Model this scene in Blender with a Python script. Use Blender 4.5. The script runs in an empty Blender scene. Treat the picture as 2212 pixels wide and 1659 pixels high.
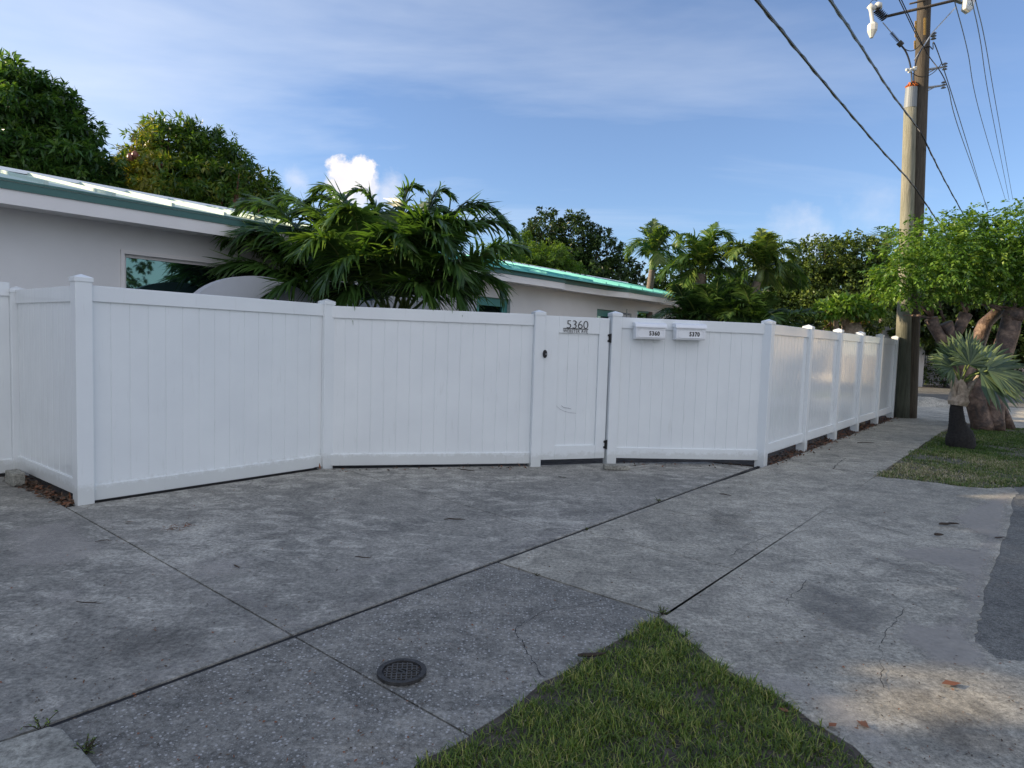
import bpy, math, random
import numpy as np
from mathutils import Vector
RNG = np.random.default_rng(7); random.seed(7)
scene = bpy.context.scene
C = bpy.context.scene.collection
R = math.radians

# ---------------------------------------------------------------- camera
F_PX, HY, ROLL, EYE = 1400.0, 738.0, 0.031, 1.5
PITCH = math.atan((829.5 - HY) / F_PX)
cF = np.array([0, math.cos(PITCH), -math.sin(PITCH)])
_r0 = np.array([1.0, 0, 0]); _u0 = np.array([0, math.sin(PITCH), math.cos(PITCH)])
cR = math.cos(ROLL) * _r0 + math.sin(ROLL) * _u0
cU = -math.sin(ROLL) * _r0 + math.cos(ROLL) * _u0
cam_d = bpy.data.cameras.new('camera'); cam = bpy.data.objects.new('camera', cam_d); C.objects.link(cam)
from mathutils import Matrix
m = Matrix.Identity(4)
for i in range(3):
    m[i][0] = cR[i]; m[i][1] = cU[i]; m[i][2] = -cF[i]
m[2][3] = EYE
cam.matrix_world = m
cam_d.sensor_width = 36.0; cam_d.lens = 36.0 * F_PX / 2212.0
cam_d.clip_start = 0.05; cam_d.clip_end = 2000
scene.camera = cam
EYEV = np.array([0, 0, EYE])
# ---------------------------------------------------------------- sky, sun, exposure
SUN_EL, SUN_AZ = 18.0, -86.0          # azimuth measured clockwise from +Y
sd = np.array([math.sin(R(SUN_AZ)) * math.cos(R(SUN_EL)), math.cos(R(SUN_AZ)) * math.cos(R(SUN_EL)), math.sin(R(SUN_EL))])
world = bpy.data.worlds.new("World"); scene.world = world; world.use_nodes = True
wt = world.node_tree; wt.nodes.clear(); WN = wt.nodes.new; WL = wt.links.new
wo = WN('ShaderNodeOutputWorld'); bg = WN('ShaderNodeBackground'); sky = WN('ShaderNodeTexSky')
sky.sky_type = 'NISHITA'; sky.sun_disc = False; sky.sun_elevation = R(SUN_EL); sky.sun_rotation = R(SUN_AZ)
sky.air_density = 1.0; sky.dust_density = 0.3; sky.ozone_density = 3.0
bg.inputs['Strength'].default_value = 0.10
tc = WN('ShaderNodeTexCoord')
def wmath(op, a, b=None, c=None, clamp=False):
    n = WN('ShaderNodeMath'); n.operation = op; n.use_clamp = clamp
    for i, v in enumerate((a, b, c)):
        if v is None: continue
        if isinstance(v, (int, float)): n.inputs[i].default_value = v
        else: WL(v, n.inputs[i])
    return n.outputs[0]
def wvdot(vec, v):
    n = WN('ShaderNodeVectorMath'); n.operation = 'DOT_PRODUCT'; WL(vec, n.inputs[0]); n.inputs[1].default_value = v
    return n.outputs['Value']
D = tc.outputs['Generated']
# thin cirrus veil: streaks on a high flat layer (direction divided by its height)
sep = WN('ShaderNodeSeparateXYZ'); WL(D, sep.inputs[0])
hz = wmath('ADD', wmath('MAXIMUM', sep.outputs[2], 0.0), 0.10)
comb = WN('ShaderNodeCombineXYZ')
WL(wmath('DIVIDE', sep.outputs[0], hz), comb.inputs[0]); WL(wmath('DIVIDE', sep.outputs[1], hz), comb.inputs[1])
mp = WN('ShaderNodeMapping'); mp.inputs['Rotation'].default_value = (0, 0, R(38)); mp.inputs['Scale'].default_value = (0.30, 0.8, 1)
WL(comb.outputs[0], mp.inputs[0])
nz = WN('ShaderNodeTexNoise'); nz.inputs['Scale'].default_value = 0.9; nz.inputs['Detail'].default_value = 7; nz.inputs['Roughness'].default_value = 0.55
nz.inputs['Distortion'].default_value = 0.5
WL(mp.outputs[0], nz.inputs['Vector'])
veil = wmath('MULTIPLY', wmath('SUBTRACT', nz.outputs[0], 0.40, clamp=True), 3.2, clamp=True)
# the veil is thicker towards the sun side
side = wmath('MULTIPLY_ADD', wvdot(D, (-0.80, 0.35, 0.48)), 0.85, 0.40, clamp=True)
veil = wmath('MULTIPLY', veil, wmath('MULTIPLY', side, 0.8), clamp=True)
# unseen pale cloud bank behind the camera, added to brighten the fence
bank = wmath('MULTIPLY_ADD', wvdot(D, (0.45, -0.85, 0.25)), 1.6, -0.35, clamp=True)
veil = wmath('MAXIMUM', veil, 0.07)
mx = WN('ShaderNodeMixRGB'); WL(veil, mx.inputs[0])
tint = WN('ShaderNodeMixRGB'); tint.blend_type = 'MULTIPLY'; tint.inputs[0].default_value = 1; WL(sky.outputs[0], tint.inputs[1]); tint.inputs[2].default_value = (.90, .97, 1.13, 1); WL(tint.outputs[0], mx.inputs[1]); mx.inputs[2].default_value = (5.2, 5.6, 6.3, 1)
# one small cumulus low in the sky, plus faint wisps
nc = WN('ShaderNodeTexNoise'); nc.inputs['Scale'].default_value = 26; nc.inputs['Detail'].default_value = 8; nc.inputs['Roughness'].default_value = 0.6
WL(D, nc.inputs['Vector'])
def dirpx(x, y):
    v = cF + cR * (x - 1106) / F_PX + cU * (829.5 - y) / F_PX
    return v / np.linalg.norm(v)
def puff(px, py, rpx, hard, k):
    c = dirpx(px, py); rr = rpx / F_PX
    sub = WN('ShaderNodeVectorMath'); sub.operation = 'DISTANCE'; WL(D, sub.inputs[0]); sub.inputs[1].default_value = tuple(c)
    v = wmath('SUBTRACT', 1.0, wmath('DIVIDE', sub.outputs['Value'], rr))
    v = wmath('ADD', v, wmath('MULTIPLY', wmath('SUBTRACT', nc.outputs[0], 0.5), 2.1))
    return wmath('MULTIPLY', wmath('MULTIPLY', v, hard, clamp=True), k)
p = None
for a in ((742, 376, 38, 4, .92), (778, 378, 38, 4, .92), (736, 402, 38, 3, .85), (795, 400, 42, 2.2, .7), (830, 412, 42, 1.2, .4), (760, 415, 55, 2, .6),
          (1745, 515, 60, 1.2, .25), (1700, 495, 55, 1.0, .22), (1880, 470, 60, 1, .16), (640, 390, 30, 1, .3)):
    q = puff(*a); p = q if p is None else wmath('MAXIMUM', p, q)
mxb = WN('ShaderNodeMixRGB'); WL(wmath('MULTIPLY', bank, wmath('MULTIPLY_ADD', nz.outputs[0], .8, .45, clamp=True)), mxb.inputs[0]); WL(mx.outputs[0], mxb.inputs[1]); mxb.inputs[2].default_value = (6.0, 6.1, 6.7, 1)
mx2 = WN('ShaderNodeMixRGB'); WL(p, mx2.inputs[0]); WL(mxb.outputs[0], mx2.inputs[1])
ccol = WN('ShaderNodeMixRGB'); WL(nc.outputs[0], ccol.inputs[0]); ccol.inputs[1].default_value = (5.0, 5.0, 5.6, 1); ccol.inputs[2].default_value = (7.6, 6.9, 6.3, 1)
WL(ccol.outputs[0], mx2.inputs[2])
WL(mx2.outputs[0], bg.inputs['Color']); WL(bg.outputs[0], wo.inputs[0])

sun_d = bpy.data.lights.new('sun', 'SUN'); sun_d.energy = 4.6; sun_d.angle = R(0.5); sun_d.color = (1.0, 0.80, 0.55)
sun = bpy.data.objects.new('sun', sun_d); C.objects.link(sun)
sun.rotation_euler = Vector(sd).to_track_quat('Z', 'Y').to_euler(); sun.location = (-20, 0, 20)
scene.view_settings.view_transform = 'Standard'; scene.view_settings.look = 'None'
scene.view_settings.exposure = 0.84; scene.view_settings.gamma = 1.0
scene.render.resolution_x = 1024; scene.render.resolution_y = 768
scene.render.engine = 'CYCLES'

# ---------------------------------------------------------------- placing helpers (photo measured once, turned into metres)
UU = np.array([.6382583, .76982228]); NN = np.array([.76982228, -.6382583]); OO = np.array([-3.641, 5.410])   # street frame: s along the street, t towards it
def ray(x, y): return cF + cR * (x - 1106) / F_PX + cU * (829.5 - y) / F_PX
def G(x, y, z=0.0):
    d = ray(x, y); k = (z - EYE) / d[2]; return EYEV + k * d
def AT(x, y, Y):
    d = ray(x, y); return EYEV + d * (Y / d[1])
def W(s, t, z=0.0):
    p = OO + s * UU + t * NN; return np.array([p[0], p[1], z])
def ST(P): v = np.array(P[:2]) - OO; return v @ UU, v @ NN
def FP(x, y, t):
    d = ray(x, y); k = (t + OO @ NN) / (d[:2] @ NN); P = EYEV + k * d; return (P[:2] - OO) @ UU, P[2]

# ---------------------------------------------------------------- materials
def new_mat(name):
    mt = bpy.data.materials.new(name); mt.use_nodes = True
    nt = mt.node_tree; b = nt.nodes['Principled BSDF']; return mt, nt, b
def nnode(nt, typ, **kw):
    n = nt.nodes.new(typ)
    for k, v in kw.items():
        if k in n.inputs: n.inputs[k].default_value = v
        else: setattr(n, k, v)
    return n
def ramp(nt, src, stops):
    r = nt.nodes.new('ShaderNodeValToRGB'); e = r.color_ramp.elements
    while len(e) < len(stops): e.new(0.5)
    for el, (p_, c) in zip(e, stops):
        el.position = p_; el.color = (*c, 1) if len(c) == 3 else c
    nt.links.new(src, r.inputs[0]); return r.outputs[0]
def mix(nt, f, a, b, mode='MIX'):
    n = nt.nodes.new('ShaderNodeMixRGB'); n.blend_type = mode
    for i, v in enumerate((f, a, b)):
        if isinstance(v, (int, float)): n.inputs[i].default_value = v if i == 0 else (v, v, v, 1)
        elif isinstance(v, tuple): n.inputs[i].default_value = (*v, 1)
        else: nt.links.new(v, n.inputs[i])
    return n.outputs[0]
def noise(nt, vec, sc, det=5, rough=.55, dist=0):
    n = nnode(nt, 'ShaderNodeTexNoise', Scale=sc, Detail=det, Roughness=rough, Distortion=dist)
    if vec is not None: nt.links.new(vec, n.inputs['Vector'])
    return n.outputs[0]
def pos(nt, scale=(1, 1, 1), rot=0):
    g = nt.nodes.new('ShaderNodeNewGeometry'); mp_ = nt.nodes.new('ShaderNodeMapping')
    mp_.inputs['Scale'].default_value = scale; mp_.inputs['Rotation'].default_value = (0, 0, rot)
    nt.links.new(g.outputs['Position'], mp_.inputs[0]); return mp_.outputs[0]
def bump(nt, b, h, strength, dist=0.01):
    n = nnode(nt, 'ShaderNodeBump', Strength=strength, Distance=dist); nt.links.new(h, n.inputs['Height']); nt.links.new(n.outputs[0], b.inputs['Normal'])
def plain(name, col, rough=.5, metal=0.0, nscale=8, var=.12, bmp=0.0, spec=.5):
    mt, nt, b = new_mat(name); v = pos(nt)
    n = noise(nt, v, nscale, 5)
    c0 = tuple(c * (1 - var) for c in col); c1 = tuple(min(1, c * (1 + var)) for c in col)
    nt.links.new(ramp(nt, n, [(.3, c0), (.7, c1)]), b.inputs['Base Color'])
    b.inputs['Roughness'].default_value = rough; b.inputs['Metallic'].default_value = metal
    b.inputs['Specular IOR Level'].default_value = spec
    if bmp: bump(nt, b, noise(nt, v, nscale * 12, 4), bmp, .004)
    return mt
def leafmat(name, cols, rough=.42, trans=.35, tcol=None, spec=.45):
    mt, nt, b = new_mat(name); at = nnode(nt, 'ShaderNodeAttribute', attribute_name='rnd')
    k = len(cols); st = [((i + .5) / k, c) for i, c in enumerate(cols)]
    col = ramp(nt, at.outputs['Fac'], st)
    nt.links.new(col, b.inputs['Base Color']); b.inputs['Roughness'].default_value = rough; b.inputs['Specular IOR Level'].default_value = spec
    tr = nt.nodes.new('ShaderNodeBsdfTranslucent'); nt.links.new(mix(nt, 1.0, col, tcol or (1.9, 1.8, .7), 'MULTIPLY'), tr.inputs[0])
    ms = nt.nodes.new('ShaderNodeMixShader'); ms.inputs[0].default_value = trans
    nt.links.new(b.outputs[0], ms.inputs[1]); nt.links.new(tr.outputs[0], ms.inputs[2])
    nt.links.new(ms.outputs[0], nt.nodes['Material Output'].inputs[0]); return mt
def concrete(name, dark, light, agg=0.0, scuff=.5, fine=.35, warm=None, streak=None, aggscale=38):
    dark = tuple(c * k for c, k in zip(dark, (2.15, 1.97, 1.6))); light = tuple(c * k for c, k in zip(light, (2.15, 1.97, 1.6)))
    mt, nt, b = new_mat(name); v = pos(nt)
    n1 = noise(nt, v, 0.9, 7, .62, .6); n2 = noise(nt, v, 9, 8, .65); n3 = noise(nt, v, 130, 3, .6)
    base = ramp(nt, mix(nt, .5, n1, n2), [(.36, dark), (.64, light)])
    v2 = pos(nt, (2.6, 4.4, 1), R(20) if streak is None else streak)
    n4 = noise(nt, v2, 1.3, 9, .72, .8)
    n5 = noise(nt, v, .55, 3, .5)
    sc_ = ramp(nt, mix(nt, .35, n4, n5), [(.50, (0, 0, 0)), (.575, (1, 1, 1))])
    lt = tuple(min(1, c * 1.6) for c in light)
    base = mix(nt, mix(nt, 1.0, sc_, scuff, 'MULTIPLY'), base, lt)
    # dark speckle
    sp = ramp(nt, n3, [(.30, (.45, .45, .45)), (.48, (1, 1, 1)), (.62, (1, 1, 1)), (.78, (1.25, 1.25, 1.25))])
    base = mix(nt, min(1, fine * 1.6), base, mix(nt, 1.0, base, sp, 'MULTIPLY'))
    n6 = noise(nt, v, 38, 9, .78); g6 = ramp(nt, n6, [(.38, (.50, .50, .50)), (.5, (1, 1, 1)), (.62, (1.5, 1.5, 1.5))])
    base = mix(nt, .85, base, mix(nt, 1.0, base, g6, 'MULTIPLY'))
    n7 = noise(nt, pos(nt, (1, 1, 1), 0), 2.6, 9, .7, 1.2); g7 = ramp(nt, n7, [(.38, (.74, .74, .75)), (.5, (1, 1, 1)), (.62, (1.17, 1.16, 1.15))])
    base = mix(nt, .9, base, mix(nt, 1.0, base, g7, 'MULTIPLY'))
    # small dark pock marks
    vo = nnode(nt, 'ShaderNodeTexVoronoi', Scale=7.0); nt.links.new(v, vo.inputs['Vector'])
    pk = ramp(nt, vo.outputs['Distance'], [(.03, (.35, .35, .35)), (.06, (1, 1, 1))])
    base = mix(nt, .6, base, mix(nt, 1.0, base, pk, 'MULTIPLY'))
    h = n3
    if agg:
        va = nnode(nt, 'ShaderNodeTexVoronoi', Scale=aggscale, Randomness=1.0); nt.links.new(mix_vec(nt, v, n2, .02), va.inputs['Vector'])
        m1 = ramp(nt, va.outputs['Distance'], [(.26, (1, 1, 1)), (.34, (0, 0, 0))])
        sx = nt.nodes.new('ShaderNodeSeparateColor'); nt.links.new(va.outputs['Color'], sx.inputs[0])
        m2 = ramp(nt, sx.outputs[0], [(.30, (0, 0, 0)), (.75, (1, 1, 1))])
        base = mix(nt, mix(nt, 1.0, mix(nt, 1.0, m1, m2, 'MULTIPLY'), agg, 'MULTIPLY'), base, (.46, .45, .43))
        vb = nnode(nt, 'ShaderNodeTexVoronoi', Scale=aggscale * 1.9, Randomness=1.0); nt.links.new(v, vb.inputs['Vector'])
        base = mix(nt, mix(nt, 1.0, ramp(nt, vb.outputs['Distance'], [(.22, (.7, .7, .7)), (.32, (0, 0, 0))]), agg, 'MULTIPLY'), base, (.34, .335, .32))
    nt.links.new(base, b.inputs['Base Color']); b.inputs['Roughness'].default_value = .82; b.inputs['Specular IOR Level'].default_value = .3
    bump(nt, b, mix(nt, .5, n3, n2), .5, .006)
    return mt
def mix_vec(nt, v, n, k):
    a = nnode(nt, 'ShaderNodeVectorMath', operation='MULTIPLY_ADD'); nt.links.new(n, a.inputs[0]); a.inputs[1].default_value = (k, k, k); nt.links.new(v, a.inputs[2]); return a.outputs[0]

def vinyl_mat(name, rough=.3):
    mt, nt, b = new_mat(name); v = pos(nt)
    n = noise(nt, v, 2.2, 6); n2 = noise(nt, pos(nt, (1, 1, .12)), 22, 5, .6)
    c = ramp(nt, n, [(.3, (.755, .79, .80)), (.7, (.805, .84, .845))])
    d = ramp(nt, n2, [(.62, (1, 1, 1)), (.85, (.86, .86, .84))])
    base = mix(nt, 1.0, c, d, 'MULTIPLY')
    gz_ = nt.nodes.new('ShaderNodeNewGeometry'); sz = nt.nodes.new('ShaderNodeSeparateXYZ'); nt.links.new(gz_.outputs['Position'], sz.inputs[0])
    ng = nnode(nt, 'ShaderNodeMath', operation='MULTIPLY_ADD'); nt.links.new(noise(nt, v, 14, 8, .75), ng.inputs[0]); ng.inputs[1].default_value = -.24; nt.links.new(sz.outputs[2], ng.inputs[2])
    splash = ramp(nt, ng.outputs[0], [(0.0, (.78, .77, .74)), (.05, (1, 1, 1))])
    base = mix(nt, .75, base, mix(nt, 1.0, base, splash, 'MULTIPLY'))
    scf = ramp(nt, noise(nt, pos(nt, (1, 1, .5)), 5, 10, .85, 1.5), [(.66, (1, 1, 1)), (.72, (.80, .80, .80))])
    nt.links.new(mix(nt, 1.0, base, scf, 'MULTIPLY'), b.inputs['Base Color']); b.inputs['Roughness'].default_value = rough
    if rough < .2: bump(nt, b, noise(nt, pos(nt, (1, 1, .06)), 30, 3), .35, .004)
    return mt
M = {}
M['vinyl'] = vinyl_mat('white vinyl', .33)
M['vinyl_gloss'] = vinyl_mat('glossy white vinyl', .10)
M['stucco'] = plain('white stucco', (.74, .74, .73), .85, 0, 1.2, .05, .35)
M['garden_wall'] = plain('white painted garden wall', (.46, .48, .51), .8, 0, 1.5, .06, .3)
M['fascia'] = plain('white painted fascia', (.78, .76, .74), .55, 0, 2, .04)
M['teal_trim'] = plain('teal metal trim', (.05, .135, .122), .4, 0.2, 3, .08)
M['teal_roof'] = plain('teal metal roof', (.13, .46, .42), .34, .35, 1.3, .12, 0)
M['teal_frame'] = plain('teal window frame', (.06, .24, .22), .4, 0, 3, .06)
M['grey_metal'] = plain('grey galvanised metal', (.42, .45, .48), .4, .7, 10, .12)
M['dark_metal'] = plain('dark cast iron', (.050, .048, .047), .6, .3, 40, .35, .4)
M['black'] = plain('black paint', (.012, .012, .014), .4, 0, 10, .1)
M['white_paint'] = plain('white enamel', (.82, .84, .86), .25, 0, 4, .03)
M['soil'] = plain('sandy litter soil', (.075, .062, .052), .95, 0, 14, .55, .8)
M['rubber'] = plain('joint filler', (.012, .012, .013), .9, 0, 30, .3)
M['driveway'] = concrete('smooth weathered concrete', (.080, .086, .096), (.155, .162, .175), 0, .55)
M['apron'] = concrete('exposed aggregate concrete', (.060, .065, .073), (.115, .120, .130), .85, .35, aggscale=52)
M['sidewalk'] = concrete('weathered sidewalk concrete', (.105, .110, .115), (.185, .19, .195), .10, .35, .6, aggscale=80)
M['skim'] = concrete('pale cement skim', (.15, .16, .17), (.235, .245, .255), 0, .3, .25)
M['oldpatch'] = concrete('old patch of concrete', (.055, .06, .065), (.09, .10, .11), .15, .3, .6)
M['pad'] = concrete('pale kerb concrete', (.12, .13, .14), (.17, .18, .19), 0, .2, .3)
M['asphalt'] = concrete('asphalt', (.052, .056, .062), (.080, .086, .094), .45, .15, .6, aggscale=110)
M['sand'] = concrete('pale sand', (.16, .165, .17), (.24, .245, .25), 0, .3, .3)
M['paver'] = concrete('grey paver', (.10, .11, .12), (.17, .18, .19), 0, .2, .5)
M['glass'] = None
mt, nt, b = new_mat('dark tinted window glass'); b.inputs['Base Color'].default_value = (.004, .007, .008, 1); b.inputs['Roughness'].default_value = .02
b.inputs['Specular IOR Level'].default_value = 1.0; b.inputs['IOR'].default_value = 1.9; b.inputs['Specular Tint'].default_value = (.55, 1.0, .95, 1); M['glass'] = mt
def nnode_div(nt, a, k):
    q = nnode(nt, 'ShaderNodeMath', operation='DIVIDE'); nt.links.new(a, q.inputs[0]); q.inputs[1].default_value = k; return q.outputs[0]
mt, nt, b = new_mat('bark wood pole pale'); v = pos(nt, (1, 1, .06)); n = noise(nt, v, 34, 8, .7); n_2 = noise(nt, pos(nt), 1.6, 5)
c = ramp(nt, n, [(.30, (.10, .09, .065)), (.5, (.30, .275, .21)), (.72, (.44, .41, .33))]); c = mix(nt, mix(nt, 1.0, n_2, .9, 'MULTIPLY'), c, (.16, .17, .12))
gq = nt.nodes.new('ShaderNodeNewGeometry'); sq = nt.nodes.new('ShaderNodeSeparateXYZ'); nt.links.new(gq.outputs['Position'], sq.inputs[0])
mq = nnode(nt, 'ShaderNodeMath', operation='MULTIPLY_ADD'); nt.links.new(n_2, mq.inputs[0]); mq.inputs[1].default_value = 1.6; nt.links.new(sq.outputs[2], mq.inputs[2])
c = mix(nt, ramp(nt, nnode_div(nt, mq.outputs[0], 5.0), [(.50, (1, 1, 1)), (.66, (0, 0, 0))]), c, mix(nt, 1.0, c, (.30, .34, .32), 'MULTIPLY'))  # lower shaft darkened: green-grey tone plus shade put into the colour
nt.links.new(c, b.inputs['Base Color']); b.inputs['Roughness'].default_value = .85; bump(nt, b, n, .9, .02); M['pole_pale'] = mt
mt, nt, b = new_mat('dark creosote wood'); v = pos(nt, (1, 1, .06)); n = noise(nt, v, 34, 8, .7)
c = ramp(nt, n, [(.30, (.035, .028, .02)), (.7, (.11, .09, .065))])
nt.links.new(c, b.inputs['Base Color']); b.inputs['Roughness'].default_value = .85; bump(nt, b, n, .9, .02); M['pole_dark'] = mt
mt, nt, b = new_mat('smooth peeling bark'); v = pos(nt); n = noise(nt, v, 5, 7, .65, .5)
c = ramp(nt, n, [(.36, (.035, .027, .024)), (.5, (.105, .068, .052)), (.64, (.24, .165, .12))])
nt.links.new(c, b.inputs['Base Color']); b.inputs['Roughness'].default_value = .6; bump(nt, b, noise(nt, v, 22, 6), .8, .03); M['gumbo_bark'] = mt
M['bark'] = plain('brown bark', (.085, .065, .05), .9, 0, 14, .45, .9)
M['palm_trunk'] = plain('grey palm trunk', (.17, .14, .11), .9, 0, 20, .3, .9)
M['black_trunk'] = plain('blackened palm trunk', (.018, .016, .015), .9, 0, 30, .5, 1.0)
M['crownshaft'] = plain('green crownshaft', (.16, .22, .08), .45, 0, 9, .2)
M['petiole'] = plain('palm petiole', (.11, .15, .035), .5, 0, 9, .25)
M['boot'] = plain('palm leaf base', (.36, .29, .22), .8, 0, 20, .4, .8)
M['mango_a'] = leafmat('dark mango leaves', [(.020, .050, .015), (.032, .082, .02), (.05, .12, .028), (.10, .18, .035)], .34, .33)
M['mango_b'] = leafmat('mango leaves with new growth', [(.028, .065, .015), (.05, .11, .02), (.10, .17, .028), (.24, .23, .045)], .36, .4)
M['ficus'] = leafmat('dark dense foliage', [(.016, .034, .011), (.026, .052, .015), (.045, .085, .02), (.075, .12, .026)], .5, .22)
M['feather'] = leafmat('bright feathery foliage', [(.05, .10, .015), (.08, .15, .02), (.12, .20, .03)], .5, .4)
M['hedge'] = leafmat('hedge foliage', [(.028, .055, .013), (.05, .09, .018), (.10, .155, .03), (.17, .22, .045)], .5, .25)
M['gumbo'] = leafmat('light green compound leaves', [(.05, .115, .018), (.085, .18, .026), (.14, .25, .038), (.23, .33, .06)], .4, .35)
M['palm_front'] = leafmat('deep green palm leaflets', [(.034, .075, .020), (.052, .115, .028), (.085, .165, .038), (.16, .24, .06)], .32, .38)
M['palm_low'] = leafmat('dark low palm leaflets', [(.018, .045, .014), (.028, .068, .018), (.045, .095, .022), (.085, .14, .035)], .4, .28)  # darker green for the low palms
M['palm_far'] = leafmat('palm leaflets', [(.035, .08, .018), (.06, .125, .024), (.13, .20, .04), (.26, .31, .08)], .4, .32)
M['fan'] = leafmat('blue green fan leaf', [(.045, .08, .04), (.075, .12, .058), (.17, .22, .085)], .42, .25, (1.3, 1.4, .8))
M['grass'] = leafmat('grass blades', [(.045, .085, .014), (.10, .165, .024), (.17, .25, .036), (.42, .38, .14)], .5, .3)
M['drygrass'] = leafmat('thin dry grass', [(.07, .13, .022), (.13, .20, .032), (.30, .27, .13), (.50, .43, .28)], .7, .2, (1, 1, .8))
M['brom'] = leafmat('bromeliad leaves', [(.06, .11, .02), (.14, .17, .03), (.28, .10, .05), (.40, .16, .09)], .35, .35, (1.4, 1.2, .8))
M['litter'] = leafmat('fallen leaves', [(.055, .042, .030), (.10, .068, .045), (.16, .10, .062), (.22, .085, .04)], .8, .05, (1, 1, 1))
M['twig'] = plain('dry twig', (.045, .032, .024), .9, 0, 30, .4)

# ---------------------------------------------------------------- mesh helpers
def root_loc(o):
    while o is not None:
        if o.parent is None: return np.array(o.location)
        o = o.parent
    return np.zeros(3)
def tag(o, label=None, cat=None, group=None, kind=None):
    if label: o['label'] = label
    if cat: o['category'] = cat
    if group: o['group'] = group
    if kind: o['kind'] = kind
    return o
def thing(name, label, cat, loc, group=None):
    o = bpy.data.objects.new(name, None); o.location = tuple(loc); C.objects.link(o); o.empty_display_size = .2
    return tag(o, label, cat, group)
class MB:
    def __init__(self): self.v = []; self.f = []; self.r = []
    def add(self, vs, fs, rnd=None):
        o = len(self.v); self.v.extend([tuple(map(float, q)) for q in vs]); self.f.extend([tuple(i + o for i in q) for q in fs])
        self.r.extend([random.random() if rnd is None else rnd] * len(vs)); return self
    def box(self, c, ex, ey, ez):
        """c centre, ex/ey/ez half-extent vectors"""
        c, ex, ey, ez = map(lambda q: np.array(q, float), (c, ex, ey, ez))
        vs = [c + a * ex + b_ * ey + d * ez for d in (-1, 1) for b_ in (-1, 1) for a in (-1, 1)]
        return self.add(vs, [(0, 2, 3, 1), (4, 5, 7, 6), (0, 1, 5, 4), (2, 6, 7, 3), (0, 4, 6, 2), (1, 3, 7, 5)])
    def stbox(self, s0, s1, t0, t1, z0, z1):
        return self.hexa([W(s0, t0, z0), W(s1, t0, z0), W(s1, t1, z0), W(s0, t1, z0)], [W(s0, t0, z1), W(s1, t0, z1), W(s1, t1, z1), W(s0, t1, z1)])
    def hexa(self, lo, hi):
        n = len(lo); return self.add(list(lo) + list(hi), [tuple(reversed(range(n))), tuple(range(n, 2 * n))] + [(i, (i + 1) % n, n + (i + 1) % n, n + i) for i in range(n)])
    def prism(self, poly, z0, z1):
        lo = [(p_[0], p_[1], z0) for p_ in poly]; hi = [(p_[0], p_[1], z1) for p_ in poly]; return self.hexa(lo, hi)
    def tube(self, pts, rad, n=8, cap=True, jit=0):
        pts = [np.array(q, float) for q in pts]
        if not hasattr(rad, '__len__'): rad = [rad] * len(pts)
        vs = []; fs = []; ref = None
        for i, q in enumerate(pts):
            tg = pts[min(i + 1, len(pts) - 1)] - pts[max(i - 1, 0)]; tg = tg / (np.linalg.norm(tg) + 1e-9)
            if ref is None:
                a = np.array([0, 0, 1.0]) if abs(tg[2]) < .9 else np.array([1.0, 0, 0]); ref = np.cross(tg, a)
            ref = ref - tg * (ref @ tg); ref /= np.linalg.norm(ref) + 1e-9
            bn = np.cross(tg, ref)
            for k in range(n):
                a = 2 * math.pi * k / n; rr = rad[i] * (1 + (random.uniform(-jit, jit) if jit else 0))
                vs.append(q + rr * (math.cos(a) * ref + math.sin(a) * bn))
        for i in range(len(pts) - 1):
            for k in range(n):
                a, b_ = i * n + k, i * n + (k + 1) % n; fs.append((a, b_, b_ + n, a + n))
        if cap: fs.append(tuple(reversed(range(n)))); fs.append(tuple(range((len(pts) - 1) * n, len(pts) * n)))
        return self.add(vs, fs)
    def build(self, name, mat, parent=None, base=None, smooth=False, bevel=0):
        off = root_loc(parent) if parent is not None else np.array(base if base is not None else (0, 0, 0), float)
        vv = np.array(self.v, float) - off
        me = bpy.data.meshes.new(name); me.from_pydata(vv.tolist(), [], self.f); me.materials.append(mat); me.update()
        a = me.attributes.new('rnd', 'FLOAT', 'POINT'); a.data.foreach_set('value', np.array(self.r, dtype=np.float32))
        if smooth: me.polygons.foreach_set('use_smooth', [True] * len(me.polygons))
        o = bpy.data.objects.new(name, me); C.objects.link(o)
        if parent is not None: o.parent = parent
        else: o.location = tuple(off)
        if bevel:
            md = o.modifiers.new('bevel', 'BEVEL'); md.width = bevel; md.segments = 2; md.limit_method = 'ANGLE'
        return o
def quads_obj(name, V, n_per, faces, rnd, mat, parent=None, base=None):
    """V (N,n_per,3) instances of one small template"""
    off = root_loc(parent) if parent is not None else np.array(base if base is not None else (0, 0, 0), float)
    N = V.shape[0]; vv = (V.reshape(-1, 3) - off).astype(np.float32)
    ft = np.array(faces, dtype=np.int32); k = ft.shape[1]
    F = (ft[None] + (np.arange(N, dtype=np.int32) * n_per)[:, None, None]).reshape(-1)
    me = bpy.data.meshes.new(name); nf = N * ft.shape[0]
    me.vertices.add(len(vv)); me.vertices.foreach_set('co', vv.reshape(-1))
    me.loops.add(nf * k); me.loops.foreach_set('vertex_index', F)
    me.polygons.add(nf); me.polygons.foreach_set('loop_start', np.arange(nf, dtype=np.int32) * k); me.polygons.foreach_set('loop_total', np.full(nf, k, dtype=np.int32))
    me.update(calc_edges=True); me.validate()
    a = me.attributes.new('rnd', 'FLOAT', 'POINT'); a.data.foreach_set('value', np.repeat(np.asarray(rnd, dtype=np.float32), n_per))
    me.materials.append(mat); o = bpy.data.objects.new(name, me); C.objects.link(o)
    if parent is not None: o.parent = parent
    else: o.location = tuple(off)
    return o
def unit(a): return a / (np.linalg.norm(a, axis=-1, keepdims=True) + 1e-9)
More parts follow.
